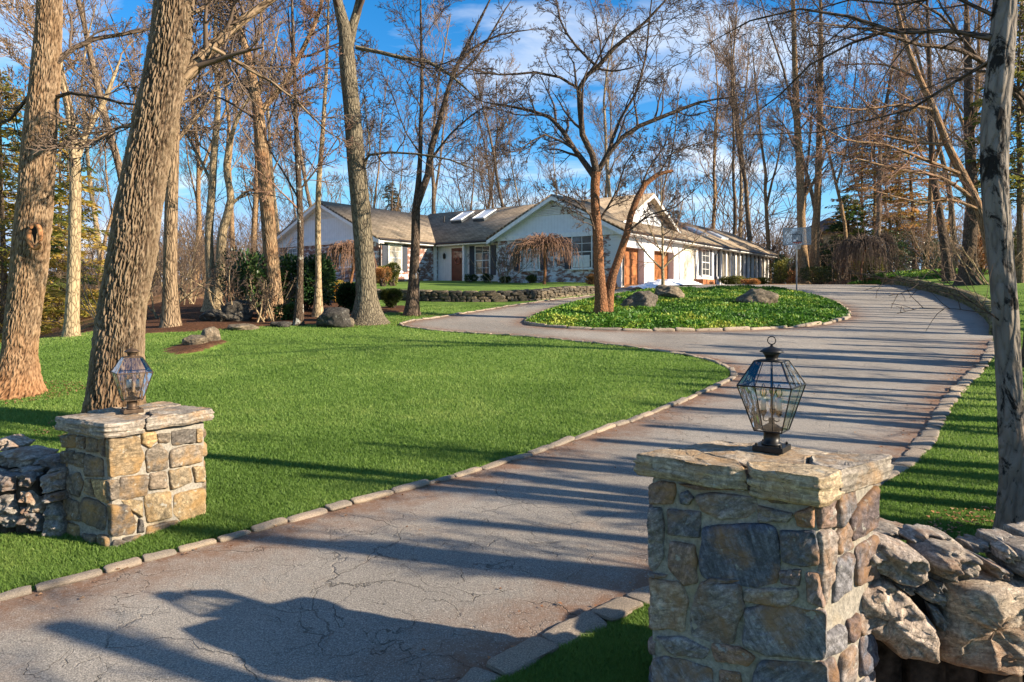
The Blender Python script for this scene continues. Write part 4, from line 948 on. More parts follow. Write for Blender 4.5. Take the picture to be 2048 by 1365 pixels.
# ------------------------------------------------------------------ house
HA = (5.5, 36.5); HRZ = math.atan2(-.588, .809)
hx, hy = (.809, -.588), (.588, .809)
def HW(x, y): return (HA[0]+hx[0]*x+hy[0]*y, HA[1]+hx[1]*x+hy[1]*y)
def brick():
    m, t, b = newmat('whitewashed_brick', .9, .1); c = objco(t); s = N(t, 'ShaderNodeSeparateXYZ'); t.links.new(c, s.inputs[0]); cb_ = N(t, 'ShaderNodeCombineXYZ')
    t.links.new(mth(t, 'ADD', s.outputs[0], s.outputs[1]), cb_.inputs[0]); t.links.new(s.outputs[2], cb_.inputs[1]); v = cb_.outputs[0]
    br = N(t, 'ShaderNodeTexBrick'); t.links.new(v, br.inputs['Vector']); br.inputs['Scale'].default_value = 1; br.inputs['Brick Width'].default_value = .22; br.inputs['Row Height'].default_value = .075; br.inputs['Mortar Size'].default_value = .008
    br.inputs['Color1'].default_value = (.30, .12, .075, 1); br.inputs['Color2'].default_value = (.17, .075, .055, 1); br.inputs['Mortar'].default_value = (.32, .26, .22, 1)
    n = noi(t, mapv(t, v, (1, 2.2, 1)), 2.1, 9, .72, .3); side = N(t, 'ShaderNodeSeparateXYZ'); t.links.new(c, side.inputs[0])
    nn = mth(t, 'ADD', n, mth(t, 'MULTIPLY', mth(t, 'MAXIMUM', mth(t, 'SUBTRACT', side.outputs[0], -.7), -0.0), .5))
    wht = ramp(t, mth(t, 'ADD', nn, attr(t, 'paint')), [(.43, (0,)*3), (.53, (1,)*3)])
    col = mixc(t, wht, br.outputs['Color'], (.74, .73, .72)); t.links.new(col, b.inputs['Base Color'])
    bump(t, b, mth(t, 'ADD', br.outputs['Fac'], n), .7, .012); return m
def siding(name, c):
    m, t, b = newmat(name, .6, .3); co = objco(t); s = N(t, 'ShaderNodeSeparateXYZ'); t.links.new(co, s.inputs[0]); x = mth(t, 'ADD', s.outputs[0], s.outputs[1])
    f = mth(t, 'FRACT', mth(t, 'MULTIPLY', x, 5.0)); g = ramp(t, f, [(0, (0,)*3), (.06, (1,)*3), (.94, (1,)*3), (1, (0,)*3)]); n = noi(t, co, 3, 5)
    t.links.new(mixc(t, 1, mixc(t, g, tuple(v*.72 for v in c), c), ramp(t, n, [(.3, (.9,)*3), (.7, (1.03,)*3)]), 'MULTIPLY'), b.inputs['Base Color']); bump(t, b, g, .5, .01); return m
def shingles():
    m, t, b = newmat('asphalt_shingles', .95, .1); u = attr(t, 'roof_uv', 'Vector')
    br = N(t, 'ShaderNodeTexBrick'); t.links.new(u, br.inputs['Vector']); br.inputs['Scale'].default_value = 1; br.inputs['Brick Width'].default_value = .32; br.inputs['Row Height'].default_value = .14; br.inputs['Mortar Size'].default_value = .012
    br.inputs['Color1'].default_value = (.35, .285, .215, 1); br.inputs['Color2'].default_value = (.24, .195, .15, 1); br.inputs['Mortar'].default_value = (.14, .10, .07, 1)
    n = noi(t, u, .8, 6, .65); c = mixc(t, 1, br.outputs['Color'], ramp(t, n, [(.3, (.6, .62, .6)), (.7, (1.35, 1.3, 1.2))]), 'MULTIPLY')
    c = mixc(t, ramp(t, noi(t, mapv(t, u, (3, .5, 1)), 1.2, 5), [(.58, (0,)*3), (.75, (.6,)*3)]), c, (.10, .095, .06))
    t.links.new(c, b.inputs['Base Color']); bump(t, b, mth(t, 'ADD', br.outputs['Fac'], noi(t, u, 30, 3)), .6, .015); return m
M['brick'] = brick(); M['siding'] = siding('white_siding', (.74, .76, .78)); M['roof'] = shingles()
M['white_paint'] = plain('white_paint', (.80, .79, .76), .5, 0, .4, 6, .08); M['cream_panel'] = plain('cream_panel', (.72, .66, .52), .6, 0, .3, 4, .08)
M['shutter'] = plain('navy_shutter', (.035, .045, .065), .5, 0, .4, 20, .15); M['gutter'] = plain('dark_gutter', (.035, .03, .028), .4, .4); M['door_wood'] = plain('orange_door_wood', (.33, .12, .036), .5, 0, .4, 3, .25); M['entry_wood'] = plain('entry_door_wood', (.13, .035, .02), .45, 0, .5, 5, .2)
def winglass(name, c, blinds=False):
    m, t, b = newmat(name, .06, .9); co = objco(t); n = noi(t, co, 1.6, 4, .6)
    t.links.new(ramp(t, n, [(.35, tuple(v*.35 for v in c)), (.65, c)]), b.inputs['Base Color']); return m
M['window'] = winglass('window_glass', (.10, .11, .12)); M['window_pale'] = winglass('window_with_blinds', (.72, .66, .54))
M['window_mid'] = winglass('sunroom_glass', (.26, .23, .17))
M['concrete'] = plain('stone_paving', (.42, .38, .32), .9, 0, .2, 5, .2, .01)
hz = Hf(*HW(-4, 1))
house = thing('ranch_house', 'long low white ranch house with brown shingle roof, three gables and whitewashed brick walls', 'house', (HA[0], HA[1], 0), HRZ)
def hbuild(mb, name, mat, parent=house, bevel=0, paint=None):
    o = mb.build(name, mat, parent, bevel=bevel)
    if paint is not None:
        a = o.data.attributes.new('paint', 'FLOAT', 'POINT'); a.data.foreach_set('value', np.full(len(o.data.vertices), paint, np.float32))
    return o
EZ = 3.47
hbuild(MB().box((-22.8, -4, -.6), (-13.2, 10.6, EZ)), 'brick_wall', M['brick'], paint=-.06)['label'] = 'left wing brick wall, patchy red and white'
hbuild(MB().box((-13.19, 1.0, -.4), (-7.81, 10.5, EZ-.004)), 'brick_wall', M['brick'], paint=.10)
hbuild(MB().box((-7.8, 0, -.2), (-.6, 24.4, EZ-.002)), 'brick_wall', M['brick'], paint=-.03)
# side wall of the garage wing, with piers and recessed doors
w_ = MB(); w_.box((-.6, 0.001, -.2), (0, .32, EZ-.01)); w_.box((-.6, 2.62, -.2), (0, 3.85, EZ-.01)); w_.box((-.6, 6.5, -.2), (0, 7.9, EZ-.01)); w_.box((-.6, 9.85, -.2), (0, 13.1, EZ-.01)); w_.box((-.6, .32, 2.78), (-.02, 2.62, EZ-.012)); w_.box((-.6, 3.85, 2.78), (-.02, 6.5, EZ-.012)); w_.box((-.6, 13.1, -.2), (-.0, 24.4, 1.36))
hbuild(w_, 'side_wall', M['brick'], paint=.10)
hbuild(MB().box((-.5, 7.9, .3), (-.03, 9.85, EZ-.015)), 'cream_panel', M['cream_panel'])
for a, b in ((.32, 2.62), (3.85, 6.5)):
    d = hbuild(MB().box((-.45, a, .3), (-.36, b, 2.72)), 'garage_door', M['door_wood'])
    for k in range(4):
        pm = MB()
        for j in range(3):
            u0 = a+.12+(b-a-.24)*j/3; pm.box((-.36, u0+.05, .80+k*.48), (-.335, u0+(b-a-.24)/3-.05, 1.18+k*.48))
        if k < 3: pm.build('door_panel', M['door_wood'], d)
    MB().box((-.355, a, 2.70), (.03, b, 2.80)).build('door_lintel', M['white_paint'], d)
# roofs
def roof(name, A, B, C_, D, thick=.12, parent=house):
    """A-B eave, D-C ridge"""
    A, B, C_, D = map(Vector, (A, B, C_, D)); n = (B-A).cross(D-A).normalized(); n = n if n.z > 0 else -n
    V = [A, B, C_, D]+[p-n*thick for p in (A, B, C_, D)]; Fc = [(0, 1, 2, 3), (7, 6, 5, 4), (0, 4, 5, 1), (1, 5, 6, 2), (2, 6, 7, 3), (3, 7, 4, 0)]
    if (B-A).cross(D-A).z < 0: Fc = [f[::-1] for f in Fc]
    e = (B-A).normalized(); s_ = n.cross(e); uv = [((p-A).dot(e), (p-A).dot(s_), 0) for p in V]
    return mesh_np(name, [tuple(v) for v in V], [np.array(Fc)], M['roof'], parent, False, {'roof_uv': ('FLOAT_VECTOR', uv)})
mainroof = roof('main_roof', (-18, .3, 3.5), (-.75, .3, 3.5), (-.75, 5.5, 6.1), (-18, 5.5, 6.1)); roof('main_roof', (-.75, 10.7, 3.5), (-18, 10.7, 3.5), (-18, 5.5, 6.1), (-.75, 5.5, 6.1))
roof('wing_roof', (-12.8, -4.45, 3.5), (-12.8, 11, 3.5), (-18, 11, 5.97), (-18, -4.45, 5.97)); roof('wing_roof', (-23.2, 11, 3.5), (-23.2, -4.45, 3.5), (-18, -4.45, 5.97), (-18, 11, 5.97))
roof('garage_roof', (.5, -.45, 3.5), (.5, 26.9, 3.5), (-3.9, 26.9, 5.62), (-3.9, -.45, 5.62)); roof('garage_roof', (-8.3, 26.9, 3.5), (-8.3, -.45, 3.5), (-3.9, -.45, 5.62), (-3.9, 26.9, 5.62))
# gables
def gable(x0, x1, y, z0, xm, zm, th=.1, vent=True):
    sl = (zm-z0)/((x1-x0)/2)
    g = hbuild(MB().prism([(x0, y, z0), (x1, y, z0), (xm, y, zm)], (0, th, 0)), 'gable', M['siding'])
    MB().box((x0-.15, y-.06, z0-.16), (x1+.15, y-.001, z0+.08)).build('trim_board', M['white_paint'], g)
    for sg, xe in ((1, x1), (-1, x0)):
        dx = xe-xm; MB().prism([(xe+sg*.42, y-.42, z0-sl*.42+.08), (xm, y-.42, zm+.08), (xm, y-.42, zm-.16), (xe+sg*.42, y-.42, z0-sl*.42-.14)], (0, .05, 0)).build('rake_board', M['white_paint'], g)
        MB().prism([(xe+sg*.42, y-.37, z0-sl*.42-.10), (xm, y-.37, zm-.12), (xm, y-.37, zm-.09), (xe+sg*.42, y-.37, z0-sl*.42-.07)], (0, .37, 0)).build('soffit', M['white_paint'], g)
    if vent:
        v = MB(); h0 = zm-.92
        for k in range(7):
            zz = h0+k*.085; hw_ = (zm-.25-zz)/sl
            if hw_ > .08: v.prism([(xm-hw_, y-.02, zz), (xm+hw_, y-.02, zz), (xm+hw_, y-.06, zz+.02), (xm-hw_, y-.06, zz+.02)], (0, 0, .04))
        v.build('gable_vent', M['white_paint'], g)
    return g
gable(-22.85, -13.15, -4.03, EZ, -18, 5.82); gable(-7.85, .05, -.03, EZ, -3.9, 5.47)
g2 = hbuild(MB().prism([(-1.25, 1.0, 3.8), (-1.25, 10.0, 3.8), (-1.25, 5.5, 5.98)], (-.1, 0, 0)), 'gable', M['siding'])
MB().prism([(-.78, .3, 3.42), (-.78, 5.5, 6.04), (-.78, 5.5, 5.86), (-.78, .66, 3.42)], (.04, 0, 0)).build('rake_board', M['white_paint'], g2); MB().prism([(-.78, 10.7, 3.42), (-.78, 5.5, 6.04), (-.78, 5.5, 5.86), (-.78, 10.34, 3.42)], (.04, 0, 0)).build('rake_board', M['white_paint'], g2)
# fascia, gutters, downspouts
for a, b in (((-12.78, .27, 3.40), (-8.35, .27, 3.40)), ((.53, -.45, 3.40), (.53, 26.9, 3.40)), ((-12.77, -4.4, 3.40), (-12.77, .2, 3.40))):
    d = Vector(b)-Vector(a); m = MB()
    if abs(d.x) > abs(d.y): m.box((a[0], a[1]+.02, 3.28), (b[0], a[1]+.06, 3.46)); m.box((a[0], a[1]+.06, 3.26), (b[0], 1.0, 3.30))
    else: m.box((a[0]-.06, a[1], 3.28), (a[0]-.02, b[1], 3.46)); m.box((a[0]-.5, a[1], 3.26), (a[0]-.06, b[1], 3.30))
    hbuild(m, 'fascia', M['white_paint'])
    g = MB(); g.tube([a, b], .065, 8); hbuild(g, 'gutter', M['gutter'])
for pts in ([(.5, .15, 3.36), (.35, .15, 3.25), (.07, .12, 3.0), (.07, .12, .7)], [(.5, 12.95, 3.36), (.35, 12.95, 3.2), (.08, 12.95, 2.9), (.08, 12.95, .7)], [(-12.8, -4.3, 3.36), (-12.95, -4.15, 3.2), (-13.12, -3.95, 2.95), (-13.12, -3.95, 1.0)]):
    hbuild(MB().tube(pts, .045, 8), 'downspout', M['gutter'])
# windows: (axis, fixed, a0, a1, z0, z1, shutters, glass)
def window(axis, f, a0, a1, z0, z1, shut=.42, gl='window', cols=2, rows=4, out=1):
    def bx(m, u0, u1, v0, v1, d0, d1):
        if axis == 'y': m.box((u0, f-d1, v0), (u1, f-d0, v1))   # faces -y
        else: m.box((f+d0, u0, v0), (f+d1, u1, v1))              # faces +x
        return m
    fr = MB(); t = .06
    bx(fr, a0, a1, z0, z0+t, .0, .05); bx(fr, a0, a1, z1-t, z1, 0, .05); bx(fr, a0, a0+t, z0+t, z1-t, 0, .05); bx(fr, a1-t, a1, z0+t, z1-t, 0, .05); bx(fr, a0+t, a1-t, (z0+z1)/2-.025, (z0+z1)/2+.025, 0, .04)
    w = hbuild(fr, 'window', M['white_paint'])
    MBp = MB(); bx(MBp, a0+t, a1-t, z0+t, z1-t, .001, .012); MBp.build('pane', M[gl], w)
    mu = MB()
    for i in range(1, cols): u = a0+(a1-a0)*i/cols; bx(mu, u-.012, u+.012, z0+t, z1-t, .012, .03)
    for i in range(1, rows):
        if i != rows/2: v = z0+(z1-z0)*i/rows; bx(mu, a0+t, a1-t, v-.012, v+.012, .012, .028)
    mu.build('muntin', M['white_paint'], w); s2 = MB(); bx(s2, a0-.06, a1+.06, z0-.06, z0-.002, 0, .09); s2.build('sill', M['white_paint'], w)
    for s0, s1 in ((a0-.04-shut, a0-.04), (a1+.04, a1+.04+shut)):
        if shut:
            sh = MB(); bx(sh, s0, s1, z0, z1, 0, .03); h = hbuild(sh, 'shutter', M['shutter'])
            sl_ = MB(); k = int((z1-z0-.2)/.09)
            for i in range(k): v = z0+.1+i*.09; bx(sl_, s0+.05, s1-.05, v, v+.055, .03, .042)
            sl_.build('slat', M['shutter'], h)
    return w
window('y', -4, -21.4, -20.4, 2.0, 3.25, .4); window('y', -4, -16.5, -15.4, 1.9, 3.25, .5, 'window_pale')
window('x', -13.2, -3.3, -2.2, 1.65, 3.2, .42, 'window_pale'); window('y', 1.0, -10.25, -9.1, 1.45, 3.22, .38)
window('y', 0, -6.2, -4.9, 1.62, 2.75, .42, 'window_pale'); window('y', 0, -2.9, -1.65, 1.62, 3.38, .40, 'window')
window('x', 0, 10.7, 12.0, 1.5, 3.2, .4)
for xx, z0 in ((-6.05, 1.68), (-2.8, 1.7)):   # white panel standing in for the reflection in the lower sash
    hbuild(MB().box((xx, -.035, z0), (xx+1.0, -.045, z0+.62)), 'sash_reflection', M['white_paint'])
# sunroom
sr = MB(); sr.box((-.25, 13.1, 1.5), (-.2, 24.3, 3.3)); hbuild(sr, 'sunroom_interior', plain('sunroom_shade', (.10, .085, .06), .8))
hbuild(MB().box((-.06, 13.1, 1.36), (.12, 24.4, 1.50)), 'sunroom_sill', M['white_paint']); hbuild(MB().box((-.2, 13.1, 3.30), (.0, 24.4, EZ-.02)), 'sunroom_header', M['white_paint'])
for k in range(13):
    y0 = 13.12+k*.93; c = hbuild(MB().box((-.08, y0-.03, 1.50), (.07, y0+.17, 3.30)), 'sunroom_post', M['white_paint'])
    if k < 12: MB().box((-.05, y0+.12, 1.50), (-.035, y0+.93, 3.30)).build('sunroom_pane', M['window_mid'] if k % 3 else M['window'], c)
# entry
hbuild(MB().box((-13.18, .93, .9), (-12.1, .998, 3.28)), 'entry_panel', M['siding'])
dr = hbuild(MB().box((-12.02, .90, 1.15), (-11.02, .99, 3.14)), 'entry_door', M['entry_wood'], bevel=.01)
MB().box((-12.12, .88, 1.1), (-12.02, .995, 3.24)).box((-11.02, .88, 1.1), (-10.92, .995, 3.24)).box((-12.02, .88, 3.14), (-11.02, .995, 3.24)).build('door_frame', M['white_paint'], dr)
pw = MB(); [pw.box((-11.9+i*.26, .885, 2.55), (-11.68+i*.26, .899, 2.95)) for i in range(3)]; pw.build('door_glass', M['window'], dr)
MB().lathe([(.02, 0), (.03, .01), (.03, .05), (.01, .06)], (-11.12, .88, 2.1), 10).build('handle', M['gutter'], dr)
wr = MB(); wr.tube([(-11.52+.19*math.cos(a), .87, 2.35+.19*math.sin(a)) for a in np.linspace(0, 6.283, 20)], .04, 6, False)
o = wr.build('door_wreath', plain('wreath_berries', (.45, .16, .10), .8, 0, .2, 30, .4), house, True); o.parent = None; o.matrix_world = Matrix.Translation((HA[0], HA[1], 0)) @ Matrix.Rotation(HRZ, 4, 'Z'); tag(o, 'small pinkish wreath hanging on the dark front door', 'wreath')
sc_ = hbuild(MB().lathe([(.03, 0), (.08, .06), (.09, .28), (.04, .34), (.01, .4)], (-12.55, .82, 2.5), 10), 'wall_lamp', M['gutter'])
hbuild(MB().box((-13.18, -.2, .2), (-10.6, 1.0, 1.10)).box((-13.1, -.6, .2), (-10.7, -.2, .94)), 'entry_step', M['concrete'])
hbuild(MB().box((-13.19, .55, 1.0), (-13.08, .75, 3.3)).box((-10.88, .55, 1.0), (-10.74, .72, 3.3)), 'porch_post', M['white_paint'])
# skylights on the main roof
for xx in (-13.6, -11.75):
    sl0 = .5; y0, y1 = 3.25, 4.55; zf = lambda y: 3.5+(y-.3)*.5
    p = [(xx-.45, y0, zf(y0)), (xx+.45, y0, zf(y0)), (xx+.45, y1, zf(y1)), (xx-.45, y1, zf(y1))]
    f = hbuild(MB().prism([(a, b-.0, c-.02) for a, b, c in p], (-0.0, -.09, .18)), 'skylight', M['window'])
    q = [Vector(v)+Vector((0, -.09, .18)) for v in p]; n = Vector((0, -.09, .18)).normalized()*.02
    MB().tube([q[0]+n, q[1]+n, q[2]+n, q[3]+n, q[0]+n], .045, 4).build('skylight_frame', M['white_paint'], f)
    MB().add([tuple(v+n*1.2) for v in q], [(0, 1, 2, 3)]).build('skylight_pane', plain('pale_skylight', (.62, .66, .70), .15, 0, .8), f)
for yy in (13.5, 17.5): # low skylights on the garage roof
    p = [(-1.2, yy, 3.5+1.7*.482), (-1.2, yy+1.4, 3.5+1.7*.482), (-2.3, yy+1.4, 3.5+2.8*.482), (-2.3, yy, 3.5+2.8*.482)]
    hbuild(MB().prism(p, (.06, 0, .12)), 'skylight', plain('grey_skylight', (.5, .55, .6), .2, 0, .8))
vp = hbuild(MB().tube([(-15, 3.6, 5.0), (-15, 3.6, 5.55)], .05, 8), 'vent_pipe', M['gutter'])

# things by the garage
def sheet():
    g = np.random.default_rng(4); nx_, ny_ = 70, 34; u, v = np.meshgrid(np.linspace(0, 1, nx_), np.linspace(0, 1, ny_))
    x = .75+v*1.5+.25*np.sin(u*9); y = -1.6+u*6.6; h = .10+.30*np.abs(vnoise(u*9, v*4, 1.3, 2)-.4)+.22*vnoise(u*22, v*9, 1, 8)*np.sin(v*3.14)
    h = h*np.sin(np.pi*np.clip(v, .03, .97))**.5*np.sin(np.pi*np.clip(u, .02, .98))**.3
    w = np.array([HW(a, b) for a, b in zip(x.ravel(), y.ravel())]); z = H(w[:, 0], w[:, 1])+.02+h.ravel()
    i = np.arange(nx_*ny_).reshape(ny_, nx_); q = np.stack([i[:-1, :-1], i[:-1, 1:], i[1:, 1:], i[1:, :-1]], -1).reshape(-1, 4)
    o = mesh_np('tarpaulin', np.column_stack([w, z]), [q], plain('white_sheeting', (.74, .77, .82), .45, 0, .4, 3, .08), None, True); so_ = o.modifiers.new('s', 'SOLIDIFY'); so_.thickness = .01
    tag(o, 'crumpled white plastic sheeting lying in front of the garage doors', 'tarpaulin')
sheet()
bw = HW(.9, 8.8); root = thing('brick_stack', 'small stack of orange bricks on the ground beside the cream panel', 'bricks', (bw[0], bw[1], Hf(*bw)), HRZ)
bm_ = MB(); [bm_.box((-.3+.12*(k % 2)*.2, -.9+j*.24, k*.085), (.3, -.68+j*.24, k*.085+.078)) for j in range(8) for k in range(4)]; bm_.build('bricks', plain('orange_brick', (.46, .19, .09), .9, 0, .1, 12, .3), root)

# ------------------------------------------------------------------ hoop, lamp post, far house
hp = (13.05, 33.2); g0 = Hf(*hp); hoop = thing('basketball_hoop', 'basketball hoop with a clear backboard on a thin white pole behind the island', 'basketball hoop', (hp[0], hp[1], g0), math.radians(-18))
MB().tube([(0, .25, -.1), (0, .25, 2.1), (0, .18, 2.5)], [.034, .03, .028], 10).build('pole', plain('pale_pole', (.55, .56, .58), .4, .5), hoop, True)
MB().tube([(0, .2, 2.2), (0, -.02, 2.35)], .03, 8).tube([(0, .2, 2.5), (0, -.02, 2.7)], .03, 8).build('support_arm', M['gutter'], hoop)
bb = MB().box((-.56, -.02, 2.17), (.56, 0, 2.88)).build('backboard', glass('backboard_acrylic', (.62, .65, .66), .12, .1), hoop)
MB().box((-.6, -.03, 2.13), (.6, .01, 2.17)).box((-.6, -.03, 2.88), (.6, .01, 2.92)).box((-.6, -.03, 2.17), (-.56, .01, 2.88)).box((.56, -.03, 2.17), (.6, .01, 2.88)).build('board_frame', plain('grey_frame', (.33, .35, .37), .5), bb)
MB().box((-.2, -.036, 2.26), (.2, -.022, 2.29)).box((-.2, -.036, 2.60), (.2, -.022, 2.63)).box((-.2, -.036, 2.29), (-.17, -.022, 2.60)).box((.17, -.036, 2.29), (.2, -.022, 2.60)).build('target_square', plain('dark_target', (.06, .06, .07), .5), bb)
MB().tube([(.2*math.cos(a), -.28+.2*math.sin(a), 2.22) for a in np.linspace(0, 6.283, 20)], .014, 6, False).box((-.07, -.09, 2.17), (.07, -.03, 2.26)).build('rim', plain('red_rim', (.6, .10, .05), .5), hoop)
nm_ = MB()
for k in range(12):
    a = k*math.pi/6; b = a+math.pi/6
    for s_ in (1, -1): nm_.tube([(.2*math.cos(a), -.28+.2*math.sin(a), 2.22), (.15*math.cos(a+s_*.26), -.28+.15*math.sin(a+s_*.26), 2.08), (.11*math.cos(a+s_*.52), -.28+.11*math.sin(a+s_*.52), 1.92)], .006, 4, False)
nm_.build('net', plain('white_net', (.75, .7, .65), .8), hoop)
lp = GP(838, 634); g0 = Hf(*lp); lt = thing('lamp_post', 'thin black garden lamp post at the lawn edge beside the dark forked tree', 'lamp post', (lp[0], lp[1], g0))
MB().tube([(0, 0, -.1), (0, 0, 1.36)], .018, 8).build('post', M['black_metal'], lt, True)
MB().tube([(0, 0, 1.30), (-.05, 0, 1.36), (-.09, 0, 1.30), (-.09, 0, 1.16)], .016, 8).build('hook', plain('pale_hook', (.6, .6, .58), .5), lt, True)
MB().lathe([(.018, 1.34), (.05, 1.38), (.055, 1.42), (.03, 1.46), (.008, 1.50)], n=12).build('lamp_head', M['black_metal'], lt, True)
fx, fy = XP(1650, 70), 70; fz = Hf(fx, fy); fh = thing('neighbour_house', 'pale yellow house glimpsed between trunks behind the basketball hoop', 'house', (fx, fy, fz), -.4)
MB().box((-2.5, 0, 0), (3.2, 6, 5.2-fz+1.2)).build('wall', plain('yellow_siding', (.52, .42, .22), .7, 0, .2, 2, .1), fh)
hh = 6.4-fz; MB().prism([(-3, -.4, hh), (3.7, -.4, hh), (.35, -.4, hh+1.5)], (0, 7, 0)).build('roof', plain('grey_shingle', (.12, .12, .13), .9), fh)
wn = MB(); [wn.box((x, -.03, z), (x+.9, 0, z+1.3)) for x in (-1.6, 1.4) for z in (1.4, 3.8)]; wn.build('window', M['window'], fh)

# ------------------------------------------------------------------ boulders
def boulder(label, x, y, sx, sy, sz, seed, mat='boulder', cat='boulder', sink=.25, rz=0, cuts=5, group=None):
    import bmesh
    rng = random.Random(seed); bm = bmesh.new(); bmesh.ops.create_icosphere(bm, subdivisions=5, radius=1)
    pl = [(Vector((rng.gauss(0, 1), rng.gauss(0, 1), rng.gauss(.1, .8))).normalized(), rng.uniform(.62, .88)) for _ in range(cuts)]
    for v in bm.verts:
        p = v.co.copy()
        for n_, d in pl:
            e = p.dot(n_)-d
            if e > 0: p -= n_*e*.9
        p *= 1+mn.noise(p*1.3+Vector((seed, 0, 0)))*.25+mn.noise(p*4+Vector((seed, 0, 0)))*.07+mn.noise(p*12)*.025
        v.co = Vector((p.x*sx, p.y*sy, p.z*sz))
    me = bpy.data.meshes.new('boulder'); bm.to_mesh(me); bm.free(); me.materials.append(M[mat])
    for p in me.polygons: p.use_smooth = True
    a = me.attributes.new('rnd', 'FLOAT', 'POINT'); a.data.foreach_set('value', np.full(len(me.vertices), rng.random(), np.float32))
    o = bpy.data.objects.new('boulder', me); COL.objects.link(o); o.location = (x, y, Hf(x, y)+sz*(1-sink*2)*.9); o.rotation_euler = (0, 0, rz)
    return tag(o, label, cat, group)
def bpx(label, px, py, wpx, hpx, seed, mat='boulder', sink=.22, depth=.8, Yo=None, rz=0, cuts=5):
    x, y = GP(px, py) if Yo is None else (XP(px, Yo), Yo); s = wpx/2/F*y; return boulder(label, x, y+s*depth*.5, s*1.08, s*depth, hpx/2/F*y*1.15, seed, mat, 'boulder', sink, rz, cuts)
bpx('flat-topped brown boulder in the ivy right of the cherry trunk', 1284, 630, 76, 46, 11, sink=.1, cuts=7); bpx('tan boulder at the back of the island below the small bare tree', 1338, 605, 66, 34, 12, sink=.1)
bpx('small half-hidden boulder in the ivy just right of the cherry trunk', 1240, 612, 30, 22, 13); bpx('rounded dark grey boulder at the right of the island', 1520, 620, 72, 44, 14, 'boulder', .1)
bpx('tall rounded rock leaning on another in the mulch patch on the left lawn', 417, 690, 38, 34, 15, sink=.08, cuts=3); bpx('squat tan rock at the front of the mulch patch on the left lawn', 388, 695, 46, 24, 16, sink=.1)
bpx('large dark boulder in the bed beside the big lawn tree', 668, 655, 70, 46, 17, 'boulder_dark'); bpx('dark boulder beyond the twin pale trunks in the bed', 470, 640, 56, 44, 18, 'boulder_dark'); bpx('low black flat boulder at the foot of the twin pale trunks', 425, 642, 50, 26, 19, 'boulder_dark')
bpx('low pale ledge stone at the front edge of the bed', 480, 661, 60, 14, 20, 'boulder'); bpx('pale rock wedged against the foot of the big lawn tree', 694, 655, 26, 26, 21)
bpx('small dark stone under the bare shrub in the bed', 560, 655, 40, 16, 22, 'boulder_dark')
# ------------------------------------------------------------------ trees measured in the photograph
D1 = dict(sides=130, step=.03, amp=.02, s=40, st=.12, flare_lobes=.22)
t1 = hero('oak_tree', 'straight ridged oak trunk at the far left edge of the lawn with a knot hole', 'tree', 10.7, [(32, 790), (38, 700), (52, 580), (66, 460), (78, 300), (92, 120), (99, 0), (104, -250), (100, -600), (110, -1000)], [70, 60, 61, 64, 59, 50, 44, 36, 24, 8],
     limbs=[([(112, 125), (150, 95), (190, 78), (250, 68), (300, 58), (380, 30)], [13, 10, 9, 8, 6, 3], 1.0), ([(112, 195), (140, 186), (200, 195), (240, 206), (290, 212), (360, 240)], [9, 7, 6, 5, 4, 2], -.5), ([(92, 302), (120, 290), (160, 270), (215, 262), (270, 245), (330, 215)], [9, 8, 6, 5, 4, 2], .5), ([(60, 190), (20, 240), (-40, 260)], [8, 6, 3], 0)],
     bark='oak_left', limb_bark='dark_bark', twig='twig_mid', seed=3, auto=7, autoL=4.0, first=.42, maxlev=4, detail=D1, flare=.75)
kb = MB(); k0 = P(69, 470, 10.7-.30); kr = (k0[0]-t1.location.x, k0[1]-t1.location.y, k0[2]-t1.location.z)
kb.add([(kr[0]+.05*math.cos(a)*(1 if math.sin(a) > 0 else .5), kr[1]+.005, kr[2]+.13*math.sin(a)) for a in np.linspace(0, 6.28, 14)[:-1]]+[(kr[0], kr[1]-.0, kr[2])], [(i, (i+1) % 13, 13) for i in range(13)])
tor = [(kr[0]+.085*math.cos(a), kr[1]+.03-.03*abs(math.cos(a)), kr[2]+.17*math.sin(a)-.02) for a in np.linspace(0, 6.283, 20)]
kb2 = MB().tube(tor, [.035]*20, 8, False); kh = kb2.build('knot', plain('knot_wood', (.42, .20, .09), .9, 0, .1, 20, .3), t1, True); kb.build('knot_hollow', plain('hollow_dark', (.02, .012, .008), 1), kh)
hero('oak_tree', 'huge leaning oak with deeply furrowed bark rising behind the left gate pillar', 'tree', 8.9, [(226, 862), (229, 800), (236, 700), (246, 600), (266, 500), (284, 380), (306, 270), (322, 190), (338, 100), (348, 0), (362, -200), (385, -500), (400, -900)], [112, 104, 90, 82, 84, 81, 78, 77, 76, 72, 60, 42, 16],
     limbs=[([(338, 185), (372, 148), (400, 118), (430, 88), (470, 52), (520, 15), (570, -20), (640, -80)], [34, 33, 28, 24, 20, 17, 14, 8], .6), ([(425, 96), (455, 112), (500, 140), (540, 162), (590, 200), (650, 260)], [10, 9, 8, 6, 5, 3], .4), ([(380, 30), (410, 15), (440, -10)], [9, 7, 5], .3), ([(300, 250), (240, 255), (190, 280), (140, 290)], [6, 5, 4, 2], -.3), ([(352, 215), (400, 190), (440, 180), (480, 150)], [5, 4, 3, 2], .8)],
     bark='oak_big', limb_bark='oak', twig='twig_mid', seed=5, auto=8, autoL=4, first=.55, detail=dict(sides=200, step=.024, amp=.034, s=34, st=.11, flare_lobes=.12), flare=.15)
